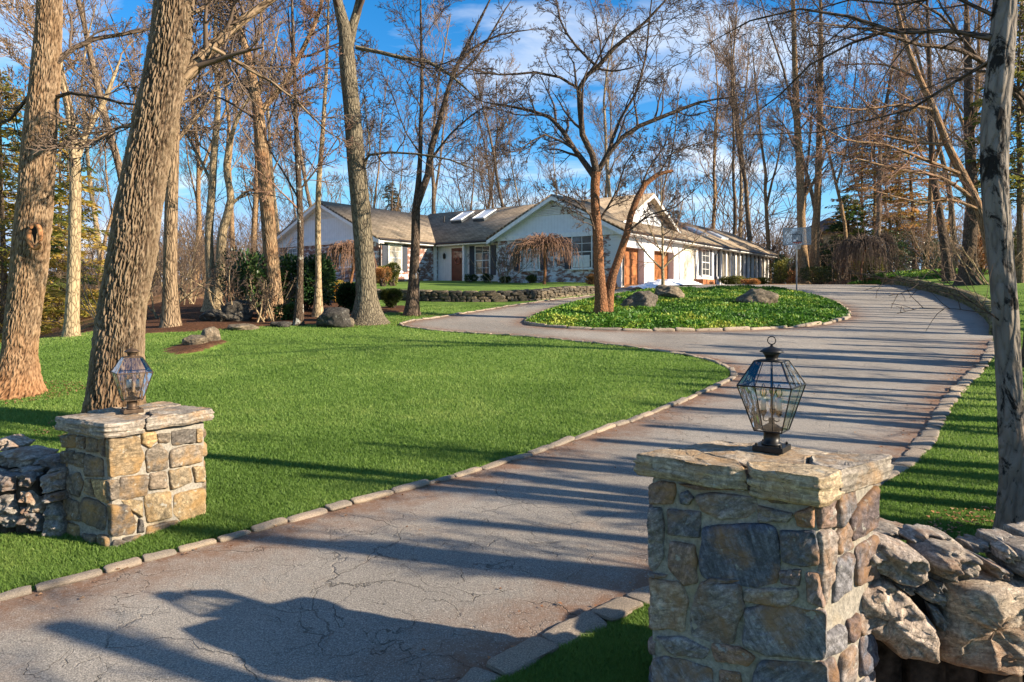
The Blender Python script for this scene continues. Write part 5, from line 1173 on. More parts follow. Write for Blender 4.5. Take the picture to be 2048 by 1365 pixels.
hero('grey_tree', 'smooth pale grey trunk with black patches at the far right, behind the dry stone wall', 'tree', 5.5, [(2036, 1075), (2026, 960), (2020, 800), (2012, 650), (2002, 520), (1990, 380), (1990, 250), (2001, 130), (2010, 0), (2018, -200), (2030, -420), (2040, -600)], [60, 47, 45, 45, 44, 48, 51, 46, 42, 36, 24, 8],
     limbs=[([(1990, 80), (1900, 62), (1800, 66), (1700, 34), (1600, 18), (1500, 42), (1430, 80)], [11, 9, 8, 7, 5, 4, 2], 1.0), ([(1985, 75), (1900, 62), (1780, 60), (1700, 88), (1620, 130), (1560, 190), (1480, 250)], [11, 9, 8, 6, 5, 4, 2], 1.8), ([(1985, 120), (1900, 170), (1820, 220), (1760, 235), (1640, 265), (1500, 270)], [8, 7, 5, 4, 3, 2], 1.2), ([(1984, 30), (1900, -10), (1800, 10), (1700, 0), (1560, 40)], [8, 7, 5, 4, 2], .8),
            ([(2020, 660), (1985, 630), (1930, 596), (1890, 560), (1860, 530)], [4, 3, 2, 1.3, .8], -.2)],
     bark='grey_smooth', limb_bark='dark_bark', twig='twig_dark', seed=8, auto=5, autoL=1.6, first=.6, maxlev=3, limb_n=10, opt=dict(rmin=.0035, ratio=.45, curl=.16, up=.0), detail=dict(sides=70, step=.03, amp=.004, s=10, st=.2, flare_lobes=.3), flare=.5)
hero('slim_tree', 'slim pale-barked tree standing between the two left oaks', 'tree', 17.5, [(142, 690), (147, 560), (150, 420), (150, 330), (140, 230), (118, 120), (120, 0), (110, -200)], [26, 24, 22, 20, 16, 12, 9, 3], limbs=[([(150, 330), (175, 260), (205, 210), (240, 120)], [14, 12, 9, 4], .5)], bark='pale_bark', twig='twig_gold', seed=11, auto=12, autoL=3.2, first=.4, opt=dict(rmin=.011))
hero('tall_tree', 'dark upright tree immediately right of the leaning oak', 'tree', 19.3, [(342, 665), (340, 560), (342, 440), (345, 330), (348, 240), (352, 120), (356, 0), (360, -300)], [34, 27, 25, 24, 22, 18, 15, 4], limbs=[([(347, 290), (380, 250), (420, 200), (440, 150)], [9, 8, 6, 3], .5)], bark='oak', twig='twig_mid', seed=12, auto=11, autoL=4, first=.45, opt=dict(rmin=.011))
hero('twin_trunk_tree', 'pale golden tree with twin trunks and a black foot in the left bed', 'tree', 24, [(425, 640), (422, 560), (418, 470), (424, 380), (428, 310), (436, 200), (430, 80), (440, -100)], [34, 18, 16, 15, 14, 11, 8, 3],
     extra_trunks=[([(432, 625), (440, 540), (446, 460), (462, 400), (452, 330), (470, 250), (500, 190)], [22, 22, 18, 15, 11, 8, 4])], limbs=[([(462, 410), (490, 385), (530, 370)], [7, 5, 2], .3), ([(420, 360), (390, 300), (360, 250)], [7, 5, 3], .4)], bark='pale_bark', twig='twig_gold', seed=13, auto=12, autoL=3.2, first=.35, opt=dict(rmin=.013))
hero('buttressed_tree', 'ridged brown tree with a forked foot standing in front of the left gable', 'tree', 22, [(546, 640), (548, 580), (541, 500), (533, 400), (524, 300), (514, 210), (494, 110), (470, 30), (440, -80)], [40, 31, 29, 28, 25, 22, 17, 13, 6],
     limbs=[([(520, 225), (545, 195), (570, 165), (600, 110), (640, 20), (650, -60)], [14, 12, 10, 9, 7, 3], .5), ([(500, 130), (480, 80), (450, 50), (410, 20)], [9, 7, 5, 3], .3)], bark='oak_warm', twig='twig_dark', seed=14, auto=9, autoL=3.6, first=.5, opt=dict(rmin=.012), flare=.8)
hero('thin_dark_tree', 'thin dark straight tree with lichen spots crossing the left gable', 'tree', 19.6, [(597, 650), (600, 560), (601, 460), (598, 380), (592, 240), (588, 120), (584, 0), (580, -150)], [20, 13, 13, 12, 9, 7, 5, 2], limbs=[([(598, 400), (570, 350), (540, 300), (520, 240)], [4, 3.5, 3, 2], .2), ([(600, 380), (640, 330), (680, 270)], [4, 3, 2], .2)], bark='spotted', twig='twig_red', seed=15, auto=12, autoL=2.6, first=.3, opt=dict(rmin=.009))
hero('thin_pale_tree', 'thin pale tree just right of the thin dark one, crossing the left gable', 'tree', 22.5, [(636, 635), (637, 560), (636, 470), (637, 380), (645, 270), (652, 150), (656, 40), (660, -100)], [20, 12, 12, 11, 9, 7, 5, 2], bark='pale_bark', twig='twig_mid', seed=16, auto=12, autoL=2.8, first=.38, opt=dict(rmin=.011))
hero('lawn_tree', 'large grey-green trunk with a flared orange foot where the lawn meets the bed', 'tree', 20.2, [(736, 652), (733, 590), (728, 500), (720, 400), (712, 320), (704, 220), (694, 120), (690, 60), (672, -10), (660, -120), (640, -300)], [60, 42, 38, 38, 36, 33, 32, 26, 18, 14, 4],
     limbs=[([(694, 110), (706, 50), (722, -10), (730, -120)], [22, 18, 15, 9], .3), ([(712, 95), (760, 105), (800, 115), (850, 122), (900, 150), (950, 195)], [9, 8, 8, 7, 5, 2], -.5), ([(722, 330), (740, 310), (780, 305), (830, 308), (900, 320), (960, 345)], [6, 5, 4, 4, 3, 1.5], -.8), ([(715, 380), (740, 300), (735, 250), (728, 200)], [4, 3, 3, 2], .2)], bark='grey_bark', twig='twig_dark', seed=17, auto=6, autoL=3.8, first=.6, opt=dict(rmin=.010), flare=.75, sides=20)
hero('forked_tree', 'dark tree forking low into two long limbs, left of the front door', 'tree', 22.4, [(824, 626), (827, 560), (831, 480), (832, 420), (836, 380), (840, 320), (842, 240), (844, 160), (842, 60), (840, -60)], [28, 20, 18, 17, 13, 9, 8, 7, 5, 2],
     extra_trunks=[([(833, 415), (845, 380), (856, 350), (862, 300), (880, 240), (896, 180), (915, 130), (950, 60), (990, -20)], [14, 14, 13, 11, 9, 8, 7, 5, 2])], limbs=[([(915, 130), (950, 95), (1000, 70), (1060, 60)], [6, 5, 4, 2], .5), ([(900, 160), (950, 120), (1010, 20)], [6, 5, 3], .3), ([(862, 320), (900, 270), (960, 220), (1010, 210)], [5, 4, 3, 2], .4)], bark='dark_bark', twig='twig_dark', seed=18, auto=11, autoL=3.6, first=.38, opt=dict(rmin=.009), flare=.6)
hero('cherry_tree', 'spreading cherry tree with a sunlit orange foot and a sawn-off limb on the island', 'tree', 21.0, [(1203, 638), (1202, 590), (1198, 540), (1196, 480), (1191, 420), (1190, 370), (1192, 345)], [30, 25, 21, 20, 18, 19, 18],
     limbs=[([(1190, 355), (1172, 330), (1150, 300), (1125, 262), (1100, 235), (1062, 222), (1030, 215), (970, 205)], [14, 12, 10, 9, 7, 6, 5, 2], 1.2), ([(1194, 350), (1185, 310), (1165, 270), (1160, 215), (1158, 178), (1175, 150), (1195, 135), (1230, 95), (1290, 45), (1350, -20)], [15, 13, 12, 10, 9, 9, 8, 6, 5, 2], -.8), ([(1158, 178), (1120, 155), (1070, 145), (1000, 150), (900, 130)], [6, 5, 4, 3, 1.5], -1.2), ([(1196, 345), (1215, 310), (1245, 275), (1280, 252), (1330, 232), (1400, 205), (1460, 195)], [12, 10, 9, 8, 7, 4, 2], -.5),
            ([(1215, 310), (1240, 240), (1270, 190), (1290, 120), (1300, 30), (1310, -60)], [7, 6, 5, 4, 3, 1.5], .8), ([(1192, 470), (1180, 430), (1150, 400), (1110, 385)], [5, 4, 3, 1.5], -1), ([(1195, 135), (1150, 90), (1120, 40), (1110, -30)], [6, 5, 4, 2], .5), ([(1150, 300), (1090, 270), (1040, 300), (1000, 310)], [5, 4, 3, 1.5], -.6), ([(1200, 440), (1235, 380), (1250, 330), (1270, 300)], [5, 4, 3, 2], -.8), ([(1276, 396), (1296, 340), (1330, 290), (1345, 240)], [5, 4, 3, 1.5], .4), ([(1255, 465), (1300, 430), (1350, 415), (1390, 380)], [5, 4, 3, 1.5], -.4), ([(1318, 349), (1340, 310), (1385, 290), (1420, 280)], [4, 3, 2.4, 1.4], .5)],
     extra_trunks=[([(1216, 636), (1218, 590), (1226, 550), (1240, 510), (1253, 470), (1262, 430), (1274, 398), (1290, 368), (1318, 348), (1346, 342)], [22, 20, 17, 16, 14, 13, 13, 12, 9, 6])], bark='red_bark', limb_bark='dark_bark', twig='twig_dark', seed=19, auto=0, maxlev=5, limb_n=10, opt=dict(rmin=.009, curl=.16), flare=.35, sides=16)  # unlit upper limbs get their shade from the darker bark colour
hero('sapling', 'small multi-branched bare tree in front of the garage doors', 'tree', 31.5, [(1326, 588), (1326, 560), (1325, 535)], [9, 7, 6], limbs=[([(1325, 540), (1300, 515), (1278, 490), (1262, 455)], [4, 3, 2.4, 1.4], .3), ([(1325, 538), (1350, 512), (1385, 488), (1410, 462)], [4, 3, 2.4, 1.4], .2), ([(1325, 536), (1325, 470), (1322, 400), (1322, 330)], [5, 4, 2.6, 1.4], 0), ([(1325, 520), (1342, 480), (1360, 430), (1368, 390)], [3, 2.6, 2, 1.2], .5), ([(1325, 510), (1305, 470), (1290, 430), (1285, 400)], [3, 2.6, 2, 1.2], -.5)], bark='pale_bark', twig='twig_red', seed=21, auto=0, maxlev=4, limb_n=8, opt=dict(rmin=.007), flare=.2)
hero('woodland_tree', 'thick dark trunk standing just behind the basketball hoop', 'tree', 46, [(1607, 552), (1604, 480), (1602, 420), (1600, 340), (1594, 240), (1590, 140), (1586, 0), (1580, -150)], [28, 17, 16, 15, 13, 11, 8, 3], limbs=[([(1604, 400), (1635, 350), (1655, 290)], [8, 6, 3], .3)], bark='wood_gold', twig='twig_mid', seed=31, auto=12, autoL=5, first=.35, opt=dict(rmin=.018))
hero('woodland_tree', 'slightly thinner trunk immediately right of the one behind the hoop', 'tree', 48, [(1630, 552), (1629, 480), (1634, 420), (1637, 330), (1640, 220), (1642, 100), (1640, -60)], [24, 17, 14, 13, 11, 9, 3], bark='wood_gold', twig='twig_mid', seed=32, auto=12, autoL=5, first=.35, opt=dict(rmin=.018))
hero('bank_tree', 'dark ridged trunk on the right bank beside the raised lawn', 'tree', 31, [(1936, 560), (1938, 510), (1942, 440), (1944, 380), (1938, 260), (1936, 120), (1930, -60)], [40, 27, 24, 21, 18, 14, 5], bark='dark_bark', twig='twig_gold', seed=33, auto=10, autoL=3.4, first=.3, opt=dict(rmin=.011))
hero('bank_tree', 'leaning brown trunk with long drooping boughs, between the bank trees and the grey trunk', 'tree', 24, [(1992, 560), (1975, 480), (1955, 410), (1925, 350), (1895, 290), (1868, 220), (1840, 160), (1810, 80), (1790, 0), (1770, -80)], [20, 18, 17, 17, 14, 13, 11, 9, 6, 3],
     limbs=[([(1950, 400), (1880, 355), (1800, 340), (1720, 320), (1650, 300)], [9, 7, 5, 4, 2], -1), ([(1925, 350), (1850, 320), (1770, 290), (1690, 280), (1640, 250)], [9, 7, 5, 4, 2], -2), ([(1895, 290), (1830, 285), (1740, 270), (1660, 290)], [7, 6, 4, 2], .5), ([(1868, 220), (1800, 210), (1720, 220), (1640, 210)], [7, 5, 4, 2], -1), ([(1960, 420), (1900, 400), (1840, 405), (1760, 385)], [7, 5, 4, 2], -1.5), ([(1840, 160), (1770, 130), (1690, 130)], [6, 4, 2], .6)],
     bark='oak_warm', twig='twig_red', seed=34, auto=4, autoL=3, first=.5, limb_n=12, opt=dict(rmin=.007, up=-.03, curl=.14, ang=(.4, .9)))
hero('bank_tree', 'slender dark trunk just left of the ridged bank trunk', 'tree', 34, [(1898, 560), (1890, 500), (1880, 430), (1866, 340), (1862, 240), (1858, 100), (1850, -80)], [22, 16, 14, 12, 10, 8, 3], bark='dark_bark', twig='twig_gold', seed=35, auto=10, autoL=3.4, first=.3, opt=dict(rmin=.011))
hero('shadow_tree', 'wide-limbed tree at the right edge behind the grey trunk', 'tree', 13, [(2075, 660), (2080, 500), (2085, 350), (2080, 200), (2075, 80)], [46, 38, 34, 26, 20], limbs=[([(2080, 230), (2000, 150), (1920, 100), (1840, 90), (1740, 60), (1660, 50)], [14, 11, 9, 7, 5, 3], -2.5), ([(2080, 300), (2040, 200), (1960, 120), (1880, 30), (1800, -10)], [10, 9, 7, 5, 3], -1)],
     bark='dark_bark', twig='twig_dark', seed=36, auto=3, autoL=2.5, first=.55, opt=dict(rmin=.006, up=0))

# woodland prototypes, copied
PT = []
for i, (h, r, first, nl, Ll, fk) in enumerate([(19, .17, .28, 16, 4.6, False), (21, .21, .32, 16, 5.2, True), (17, .14, .26, 15, 4.0, False), (20, .19, .35, 15, 5.0, True), (16, .12, .26, 15, 3.8, True), (22, .23, .32, 17, 5.4, False)]):
    A, B = proto_tree(60+i, h, r, first, nl, Ll, fork=fk, rmin=.013 if i != 4 else .011)
    PT.append((A, B, h))
PM = []
for i, (A, B, h) in enumerate(PT):
    row = []
    for nm, T_, key in (('trunk', A, ('wood_far', 'wood_gold', 'pale_bark')[i % 3]), ('crown', B, ('twig_mid', 'twig_gold')[i % 2])):
        o = T_.build(nm, M[key], None); row.append(o.data); bpy.data.objects.remove(o)
    PM.append(row)
def wood(label, px, Y, k, s, group, seed):
    rng = random.Random(seed); x = XP(px, Y); o = thing('bare_tree', label, 'tree', (x, Y, Hf(x, Y)), rng.uniform(0, 6.28), group); o.scale = (s*rng.uniform(.9, 1.1), s*rng.uniform(.9, 1.1), s)
    for nm, me in zip(('trunk', 'crown'), PM[k]):
        c = bpy.data.objects.new(nm, me); COL.objects.link(c); c.parent = o
    return o
rng = random.Random(77)
ORD = 'first second third fourth fifth sixth seventh eighth ninth tenth eleventh twelfth thirteenth fourteenth fifteenth sixteenth seventeenth'.split()
zones = [('leftmost', 'slope beyond the left lawn', [(20, 38), (95, 44), (120, 60), (185, 42), (205, 55), (290, 34), (312, 48), (360, 40), (392, 50), (410, 62), (470, 46), (500, 56), (515, 70)]),
         ('left wing', 'woods behind the left wing roof', [(560, 70), (585, 58), (620, 76), (655, 62), (690, 80), (740, 66), (765, 58), (800, 74)]),
         ('main roof', 'woods behind the main roof', [(865, 60), (890, 78), (935, 64), (960, 84), (985, 72), (1020, 66), (1050, 80), (1085, 70)]),
         ('garage roof', 'woods behind the garage roof', [(1110, 88), (1150, 70), (1190, 78), (1235, 68), (1270, 84), (1310, 74), (1345, 68), (1385, 62), (1418, 74), (1450, 64), (1480, 80), (1505, 60), (1540, 58), (1560, 72), (1580, 60)]),
         ('right bank', 'woods behind the right-hand shrubs', [(1655, 52), (1678, 60), (1702, 46), (1730, 55), (1752, 44), (1775, 62), (1800, 50), (1822, 66), (1850, 46), (1880, 58), (1910, 44), (1935, 64), (1960, 40), (1990, 52), (2030, 38), (2060, 50), (2110, 42)])]
words_ = ['tall', 'slim', 'stout', 'crooked', 'upright', 'forking']
for zn, gr, lst in zones:
    sh = {'leftmost': 'beyond the lawn', 'left wing': 'behind the left gable', 'main roof': 'behind the main roof', 'garage roof': 'behind the garage roof', 'right bank': 'behind the right shrubs'}[zn]
    order = sorted(range(len(lst)), key=lambda i: lst[i][0])
    lst = [q for i_, q in enumerate(lst) if i_ % 6 != 1]; order = sorted(range(len(lst)), key=lambda i: lst[i][0])
    for j, (px, Y) in enumerate(lst):
        rank = ORD[order.index(j)]
        k = rng.randrange(6); s = rng.uniform(.85, 1.2)*(1.0 if Y < 60 else 1.12)
        if zn == 'leftmost': s *= 1.05
        lab = f"{('grey-brown', 'sunlit golden', 'pale-barked')[k % 3]} bare tree, {rank} from the left {sh}"
        wood(lab, px+rng.uniform(-3, 3), Y, k, s, gr, 900+int(px))
# unseen saplings added off frame, kept short so their shadows stripe the drive
def shadowsap(x, y, h, seed, lab):
    rng = random.Random(seed); T0 = Tubes(); T1 = Tubes(); r = rng.uniform(.07, .15); tp = wander(rng, (0, 0, -.1), (rng.gauss(0, .08), rng.gauss(0, .08), 1), h, 9, .06, .05)
    T0.add(tp, [r*(1-.42*i/9) for i in range(10)], 7); o_ = dict(DEF); o_.update(rmin=.006, ang=(.3, .8), up=.1); sprout(rng, T1, tp, r*.6, .01, 2, 4, h*.3, 6, o_, .4)
    o = thing('shadow_sapling', lab, 'tree', (x, y, Hf(x, y)), 0, 'unseen saplings added for their shadows on the drive'); T0.build('trunk', M['dark_bark'], o); T1.build('crown', M['twig_dark'], o)
SPW = ['crooked', 'straight', 'bushy', 'sparse', 'leaning', 'knotty', 'whippy']; SPW2 = ['dark', 'pale', 'tall', 'short', 'mossy', 'reddish', 'brittle', 'silvery', 'young', 'old']
for i, (x, y, h) in enumerate([(3.3, 2.0, 3.4), (5.7, 3.7, 4.2), (6.0, 4.6, 4.4), (7.1, 5.0, 4.6), (4.9, 1.6, 3.6), (5.0, 2.6, 3.4), (5.3, 3.2, 3.4), (5.5, 3.9, 3.3), (6.1, 4.2, 3.5), (6.3, 4.8, 3.3), (6.8, 5.2, 3.4), (7.4, 5.4, 3.4), (4.4, 1.0, 3.6), (4.6, 2.2, 2.2), (5.2, 3.4, 3.0), (5.6, 4.3, 2.6), (6.4, 5.0, 3.2), (7.2, 5.9, 2.9), (7.9, 6.4, 3.5), (8.2, 7.4, 3.0), (8.6, 8.2, 3.4), (9.2, 9.1, 3.0), (9.8, 9.7, 3.6), (10.6, 10.8, 3.4), (11.4, 11.6, 3.8), (12.0, 12.6, 3.3), (12.8, 13.2, 4.0), (13.6, 14.2, 3.6), (14.5, 15.0, 4.0), (15.4, 16.1, 4.2), (16.8, 17.3, 4.4), (18.0, 18.6, 4.6), (19.5, 20, 4.6), (5.0, 2.9, 2.6), (6.1, 4.7, 3.0), (6.9, 5.5, 3.4), (7.6, 6.2, 2.8), (8.0, 6.9, 3.4), (8.4, 7.8, 3.2), (9.0, 8.6, 3.6), (9.6, 9.4, 3.4), (10.2, 10.3, 3.8), (11.0, 11.2, 3.6), (11.8, 12.1, 4.0), (12.5, 12.9, 4.0), (13.2, 13.7, 4.4), (14.0, 14.6, 4.4), (15, 15.6, 4.8), (16.1, 16.7, 5), (17.4, 18, 5), (18.8, 19.3, 5.2), (20.4, 20.8, 5.2), (21, 22, 5.4), (22, 23.4, 5.4), (23.2, 24.8, 5.6)]):
    if abs(.29*(x-1.45)+.957*(y-3.42)) < .62: continue
    shadowsap(x, y, h, 500+i, f'unseen bare sapling added to shade the drive, {SPW[i % 7]} and {SPW2[i // 7]}')

# evergreens
def evergreen(label, px, Y, h, wid, seed, cols, z0f=.1, n=38, name='hemlock_tree'):
    rng = random.Random(seed); x = XP(px, Y); g = Hf(x, Y); r = thing(name, label, 'tree', (x, Y, g)); T0 = Tubes(); T1 = Tubes(); tp = wander(rng, (0, 0, -.2), (0, 0, 1), h, 12, .02, .02); T0.add(tp, [h*.013*(1-.85*i/12) for i in range(13)], 8)
    cs = []; ds = []; rn = []
    for i in range(n*4):
        t = z0f+(1-z0f)*(i+rng.random())/(n*4); p, _ = at_line(tp, t); a = rng.uniform(0, 6.28); Ln = wid*(1-t)**.8*rng.uniform(.6, 1.1)+.3; q = wander(rng, p, (math.cos(a), math.sin(a), .12), Ln, 6, .1, -.06); T1.add(q, [max(.03*(1-j/6), .006) for j in range(7)], 3)
        m = int(46*Ln); tone = rng.random()
        for j in range(m):
            u = rng.random()**.7; pp, dd = at_line(q, u); s = .5*(1-u*.6)*min(1, Ln/2); sd = rng.choice((-1, 1)); w2 = rng.uniform(0, s)
            cs.append((pp[0]-dd[1]*sd*w2, pp[1]+dd[0]*sd*w2, pp[2]-w2*.25+rng.gauss(0, .03))); ds.append((dd[0]-dd[1]*sd*.8, dd[1]+dd[0]*sd*.8, -.25)); rn.append(tone)
    T0.build('trunk', M['wood_far'], r); T1.build('limb', M['twig_mid'], r)
    leaf_cloud('foliage', cs, .24, leaf_mat(name+'_needles', cols, .7, .45), r, seed, .28, 0, np.array(rn), np.array(ds)); return r
GN = [(.09, .12, .025), (.22, .22, .035), (.40, .30, .05), (.50, .34, .08)]
evergreen('feathery golden-green hemlock between the left edge and the first oak', 8, 27, 10.5, 4.2, 41, GN, .05)
evergreen('feathery golden-green hemlock behind the slim pale tree at left', 118, 32, 9.5, 3.2, 42, GN, .05)
evergreen('rusty golden evergreen in the woods right of the hoop', 1745, 56, 14, 4.6, 43, [(.13, .14, .03), (.38, .23, .06), (.52, .28, .09)], .25)
evergreen('rusty golden evergreen nearest the leaning bank trunk', 1830, 50, 13, 4.2, 44, [(.14, .14, .03), (.40, .24, .06), (.54, .28, .09)], .22)
evergreen('green evergreen peeking over the main roof ridge', 775, 75, 12, 3.5, 45, [(.03, .05, .015), (.12, .13, .03)], .3)
evergreen('yellow-green evergreen behind the grey trunk at the right edge', 2040, 30, 12, 3.0, 46, [(.10, .12, .02), (.28, .26, .05)], .3)
evergreen('dark green evergreen low behind the shrubs, left of the rusty ones', 1700, 50, 6.0, 2.4, 47, [(.02, .05, .015), (.06, .11, .02), (.18, .18, .04)], .1)

# ------------------------------------------------------------------ shrubs
M['rhodo'] = leaf_mat('rhododendron_leaf', [(.012, .03, .012), (.03, .075, .02), (.09, .14, .04)], .35, .1)
M['olive_leaf'] = leaf_mat('olive_shrub_leaf', [(.03, .045, .01), (.12, .13, .02), (.30, .25, .04)], .6)
M['yellow_leaf'] = leaf_mat('yellow_shrub_leaf', [(.14, .12, .02), (.42, .30, .03), (.60, .26, .05)], .6)
M['orange_leaf'] = leaf_mat('dry_orange_leaf', [(.16, .07, .03), (.40, .18, .06), (.50, .28, .10)], .7)
M['box_leaf'] = leaf_mat('boxwood_leaf', [(.02, .035, .01), (.05, .075, .015), (.20, .17, .03)], .5)
def shrub(name, label, x, y, lobes, n, size, mat, seed, stems=6, stem_h=.6, cat='shrub', shell=.5, stem_mat='twig_dark'):
    g = np.random.default_rng(seed); rng = random.Random(seed); z = Hf(x, y); r = thing(name, label, cat, (x, y, z)); pts, d = blob_points(g, lobes, n, shell)
    ok = pts[:, 2] > .02; pts = pts[ok]; d = d[ok]; tone = .45+.4*np.sin(pts[:, 0]*4+seed)*np.sin(pts[:, 1]*4)+.25*d[:, 2]*0
    leaf_cloud('foliage', pts, size, M[mat], r, seed, .5, .3, tone, d); T = Tubes()
    for i in range(stems*3):
        l = lobes[i % len(lobes)]; e = (l[0]+rng.uniform(-.6, .6)*l[3], l[1]+rng.uniform(-.6, .6)*l[4], l[2]+rng.uniform(0, .7)*l[5]); s = (rng.gauss(0, .08), rng.gauss(0, .08), -.05); m = tuple((s[k]+e[k])/2+rng.gauss(0, .06) for k in range(3))
        T.add([s, tuple(s[k]*.5+m[k]*.5 for k in range(3)), m, tuple(m[k]*.5+e[k]*.5 for k in range(3)), e], [.022, .018, .014, .01, .006], 4)
    T.build('stem', M[stem_mat], r); return r
def spx(name, label, px, base, Y, wpx, hpx, n, size, mat, seed, **k):
    x = XP(px, Y); z = Hf(x, Y); w = wpx/F*Y/2; h = hpx/F*Y; g = random.Random(seed); lobes = []
    m = k.pop('m', 5)
    for i in range(m): lobes.append((g.uniform(-.6, .6)*w, g.uniform(-.5, .5)*w*.8, h*g.uniform(.35, .62), w*g.uniform(.4, .62), w*g.uniform(.4, .6), h*g.uniform(.28, .42)))
    return shrub(name, label, x, Y, lobes, n, size, mat, seed, **k)
spx('rhododendron', 'tall dark green rhododendron between the thin trunks left of the house', 610, 640, 24, 130, 130, 7000, .13, 'rhodo', 1, m=9)
spx('rhododendron', 'dark rhododendron low behind the big lawn tree', 700, 640, 23.5, 80, 66, 3500, .12, 'rhodo', 2, m=5)
spx('rhododendron', 'leggy open rhododendron with bare leaning stems at the left of the bed', 490, 650, 22, 130, 150, 2600, .12, 'rhodo', 3, m=12, stems=14, shell=.1, stem_mat='twig_gold')
spx('rhododendron', 'small leafy rhododendron below the buttressed tree', 575, 650, 21, 50, 40, 1200, .10, 'rhodo', 4)
spx('shrub', 'bright yellow and orange shrub behind the thin pale tree', 672, 590, 27, 60, 50, 4500, .06, 'yellow_leaf', 5)
x, y = GP(782, 619); R_ = .40
shrub('globe_shrub', 'goblet-shaped clipped shrub in a small mulch ring on the lawn', x, y, [(0, 0, .42, .36, .36, .30), (.1, 0, .50, .30, .3, .22), (-.1, .05, .50, .30, .3, .2), (0, 0, .25, .2, .2, .2)], 9000, .045, 'box_leaf', 6, shell=.6)
spx('shrub', 'yellow-green upright shrub at the corner of the left wing', 785, 575, 33, 62, 52, 5000, .08, 'olive_leaf', 7); spx('shrub', 'brown twiggy shrub beside the yellow-green one at the wing corner', 764, 580, 32, 40, 48, 2500, .06, 'orange_leaf', 8)
for i, (px, Y, wd, ht, lab) in enumerate([(942, 41, 26, 18, 'below the window right of the front door'), (972, 40.5, 26, 18, 'between the front door window and the garage gable'), (1058, 38.6, 30, 18, 'under the small gable window'), (1010, 40, 20, 14, 'at the corner of the gable wall')]):
    spx('foundation_shrub', 'low dark evergreen '+lab, px, 570, Y, wd, ht, 1500, .07, 'box_leaf', 20+i, stems=2)
spx('shrub', 'orange dry grass clump against the gable wall near the cherry tree', 1186, 575, 35, 34, 22, 1600, .09, 'orange_leaf', 30); spx('shrub', 'orange dry tuft behind the cherry trunk', 1222, 575, 34.5, 22, 18, 900, .09, 'orange_leaf', 31)
for i, (px, Y, wd, ht, mt, lab) in enumerate([(1462, 43, 50, 18, 'olive_leaf', 'olive shrub under the left half of the sunroom windows'), (1515, 45, 46, 17, 'olive_leaf', 'olive shrub under the right half of the sunroom windows'), (1500, 40, 36, 11, 'orange_leaf', 'dry brown tuft in front of the sunroom shrubs'), (1562, 44, 60, 60, 'olive_leaf', 'rounded green shrub past the end of the house'), (1562, 53, 50, 80, 'rhodo', 'dark green shrub at the very end of the sunroom'),
     (1640, 43.5, 90, 44, 'box_leaf', 'low spreading dark juniper behind the hoop pole'), (1655, 50, 90, 90, 'rhodo', 'tall dark rhododendron right of the hoop'), (1745, 43.5, 90, 46, 'olive_leaf', 'mounded olive shrub at the top of the drive'), (1790, 46, 110, 100, 'rhodo', 'broad green shrub behind the drive top'), (1835, 50, 110, 140, 'orange_leaf', 'rusty dry thicket on the right bank'), (1800, 52, 90, 150, 'olive_leaf', 'tall olive shrub behind the rusty thicket'),
     (1880, 44, 90, 80, 'rhodo', 'green shrub left of the ridged bank trunk'), (1590, 47, 70, 36, 'orange_leaf', 'dry brown brush behind the hoop pole'), (1960, 36, 90, 90, 'orange_leaf', 'rusty brush beyond the raised lawn'), (2030, 32, 90, 120, 'olive_leaf', 'olive brush at the right edge of the raised lawn'), (1700, 47, 60, 50, 'orange_leaf', 'brown brush under the drooping bare shrub')]):
    spx('shrub', lab, px, 570, Y, wd, ht, 4200 if ht > 60 else 2400, .10, mt, 40+i, m=7)

def weeping(label, px, Y, hpx, wpx, seed, mat='twig_red', n=260, drop=.75, base_h=None):
    rng = random.Random(seed); x = XP(px, Y); z = Hf(x, Y); h = hpx/F*Y; w = wpx/2/F*Y; r = thing('weeping_tree', label, 'tree', (x, Y, z)); T0 = Tubes(); T0.add(wander(rng, (0, 0, -.1), (0, 0, 1), h*.85, 5, .08, .1), [.09, .075, .07, .06, .055, .05], 8); T1 = Tubes()
    for i in range(n):
        a = rng.uniform(0, 6.28); R = w*rng.random()**.5*rng.uniform(.7, 1.05); top = h*rng.uniform(.82, 1.05)*(1-.18*(R/w)**2); low = top-h*drop*rng.uniform(.4, 1.0)*(.35+.65*R/w); c, s = math.cos(a), math.sin(a); q = []
        for j in range(9):
            t = j/8; rr = R*(1-(1-t)**2.2); zz = h*.78+(top-h*.78)*math.sin(min(1, t*2)*math.pi/2) if t < .5 else top+(low-top)*((t-.5)*2)**1.4
            q.append((c*rr+rng.gauss(0, .035), s*rr+rng.gauss(0, .035), max(.05, zz+rng.gauss(0, .02))))
        T1.add(q, [.022, .019, .016, .014, .012, .011, .010, .009, .007], 3)
    T0.build('trunk', M['red_bark'], r); T1.build('crown', M[mat], r); return r
weeping('umbrella-shaped bare weeping cherry before the garage gable wall', 1088, 35.0, 100, 168, 1, n=380, drop=.62); weeping('bare weeping tree drooping against the left wing wall', 700, 34, 88, 120, 2, n=320, drop=.8)
weeping('mounded drooping bare shrub at the top of the drive', 1722, 42.5, 100, 120, 3, n=380, drop=1.0, mat='twig_mid'); weeping('small drooping bare shrub right of the larger one', 1768, 44, 90, 60, 4, n=160, drop=.9, mat='twig_dark')
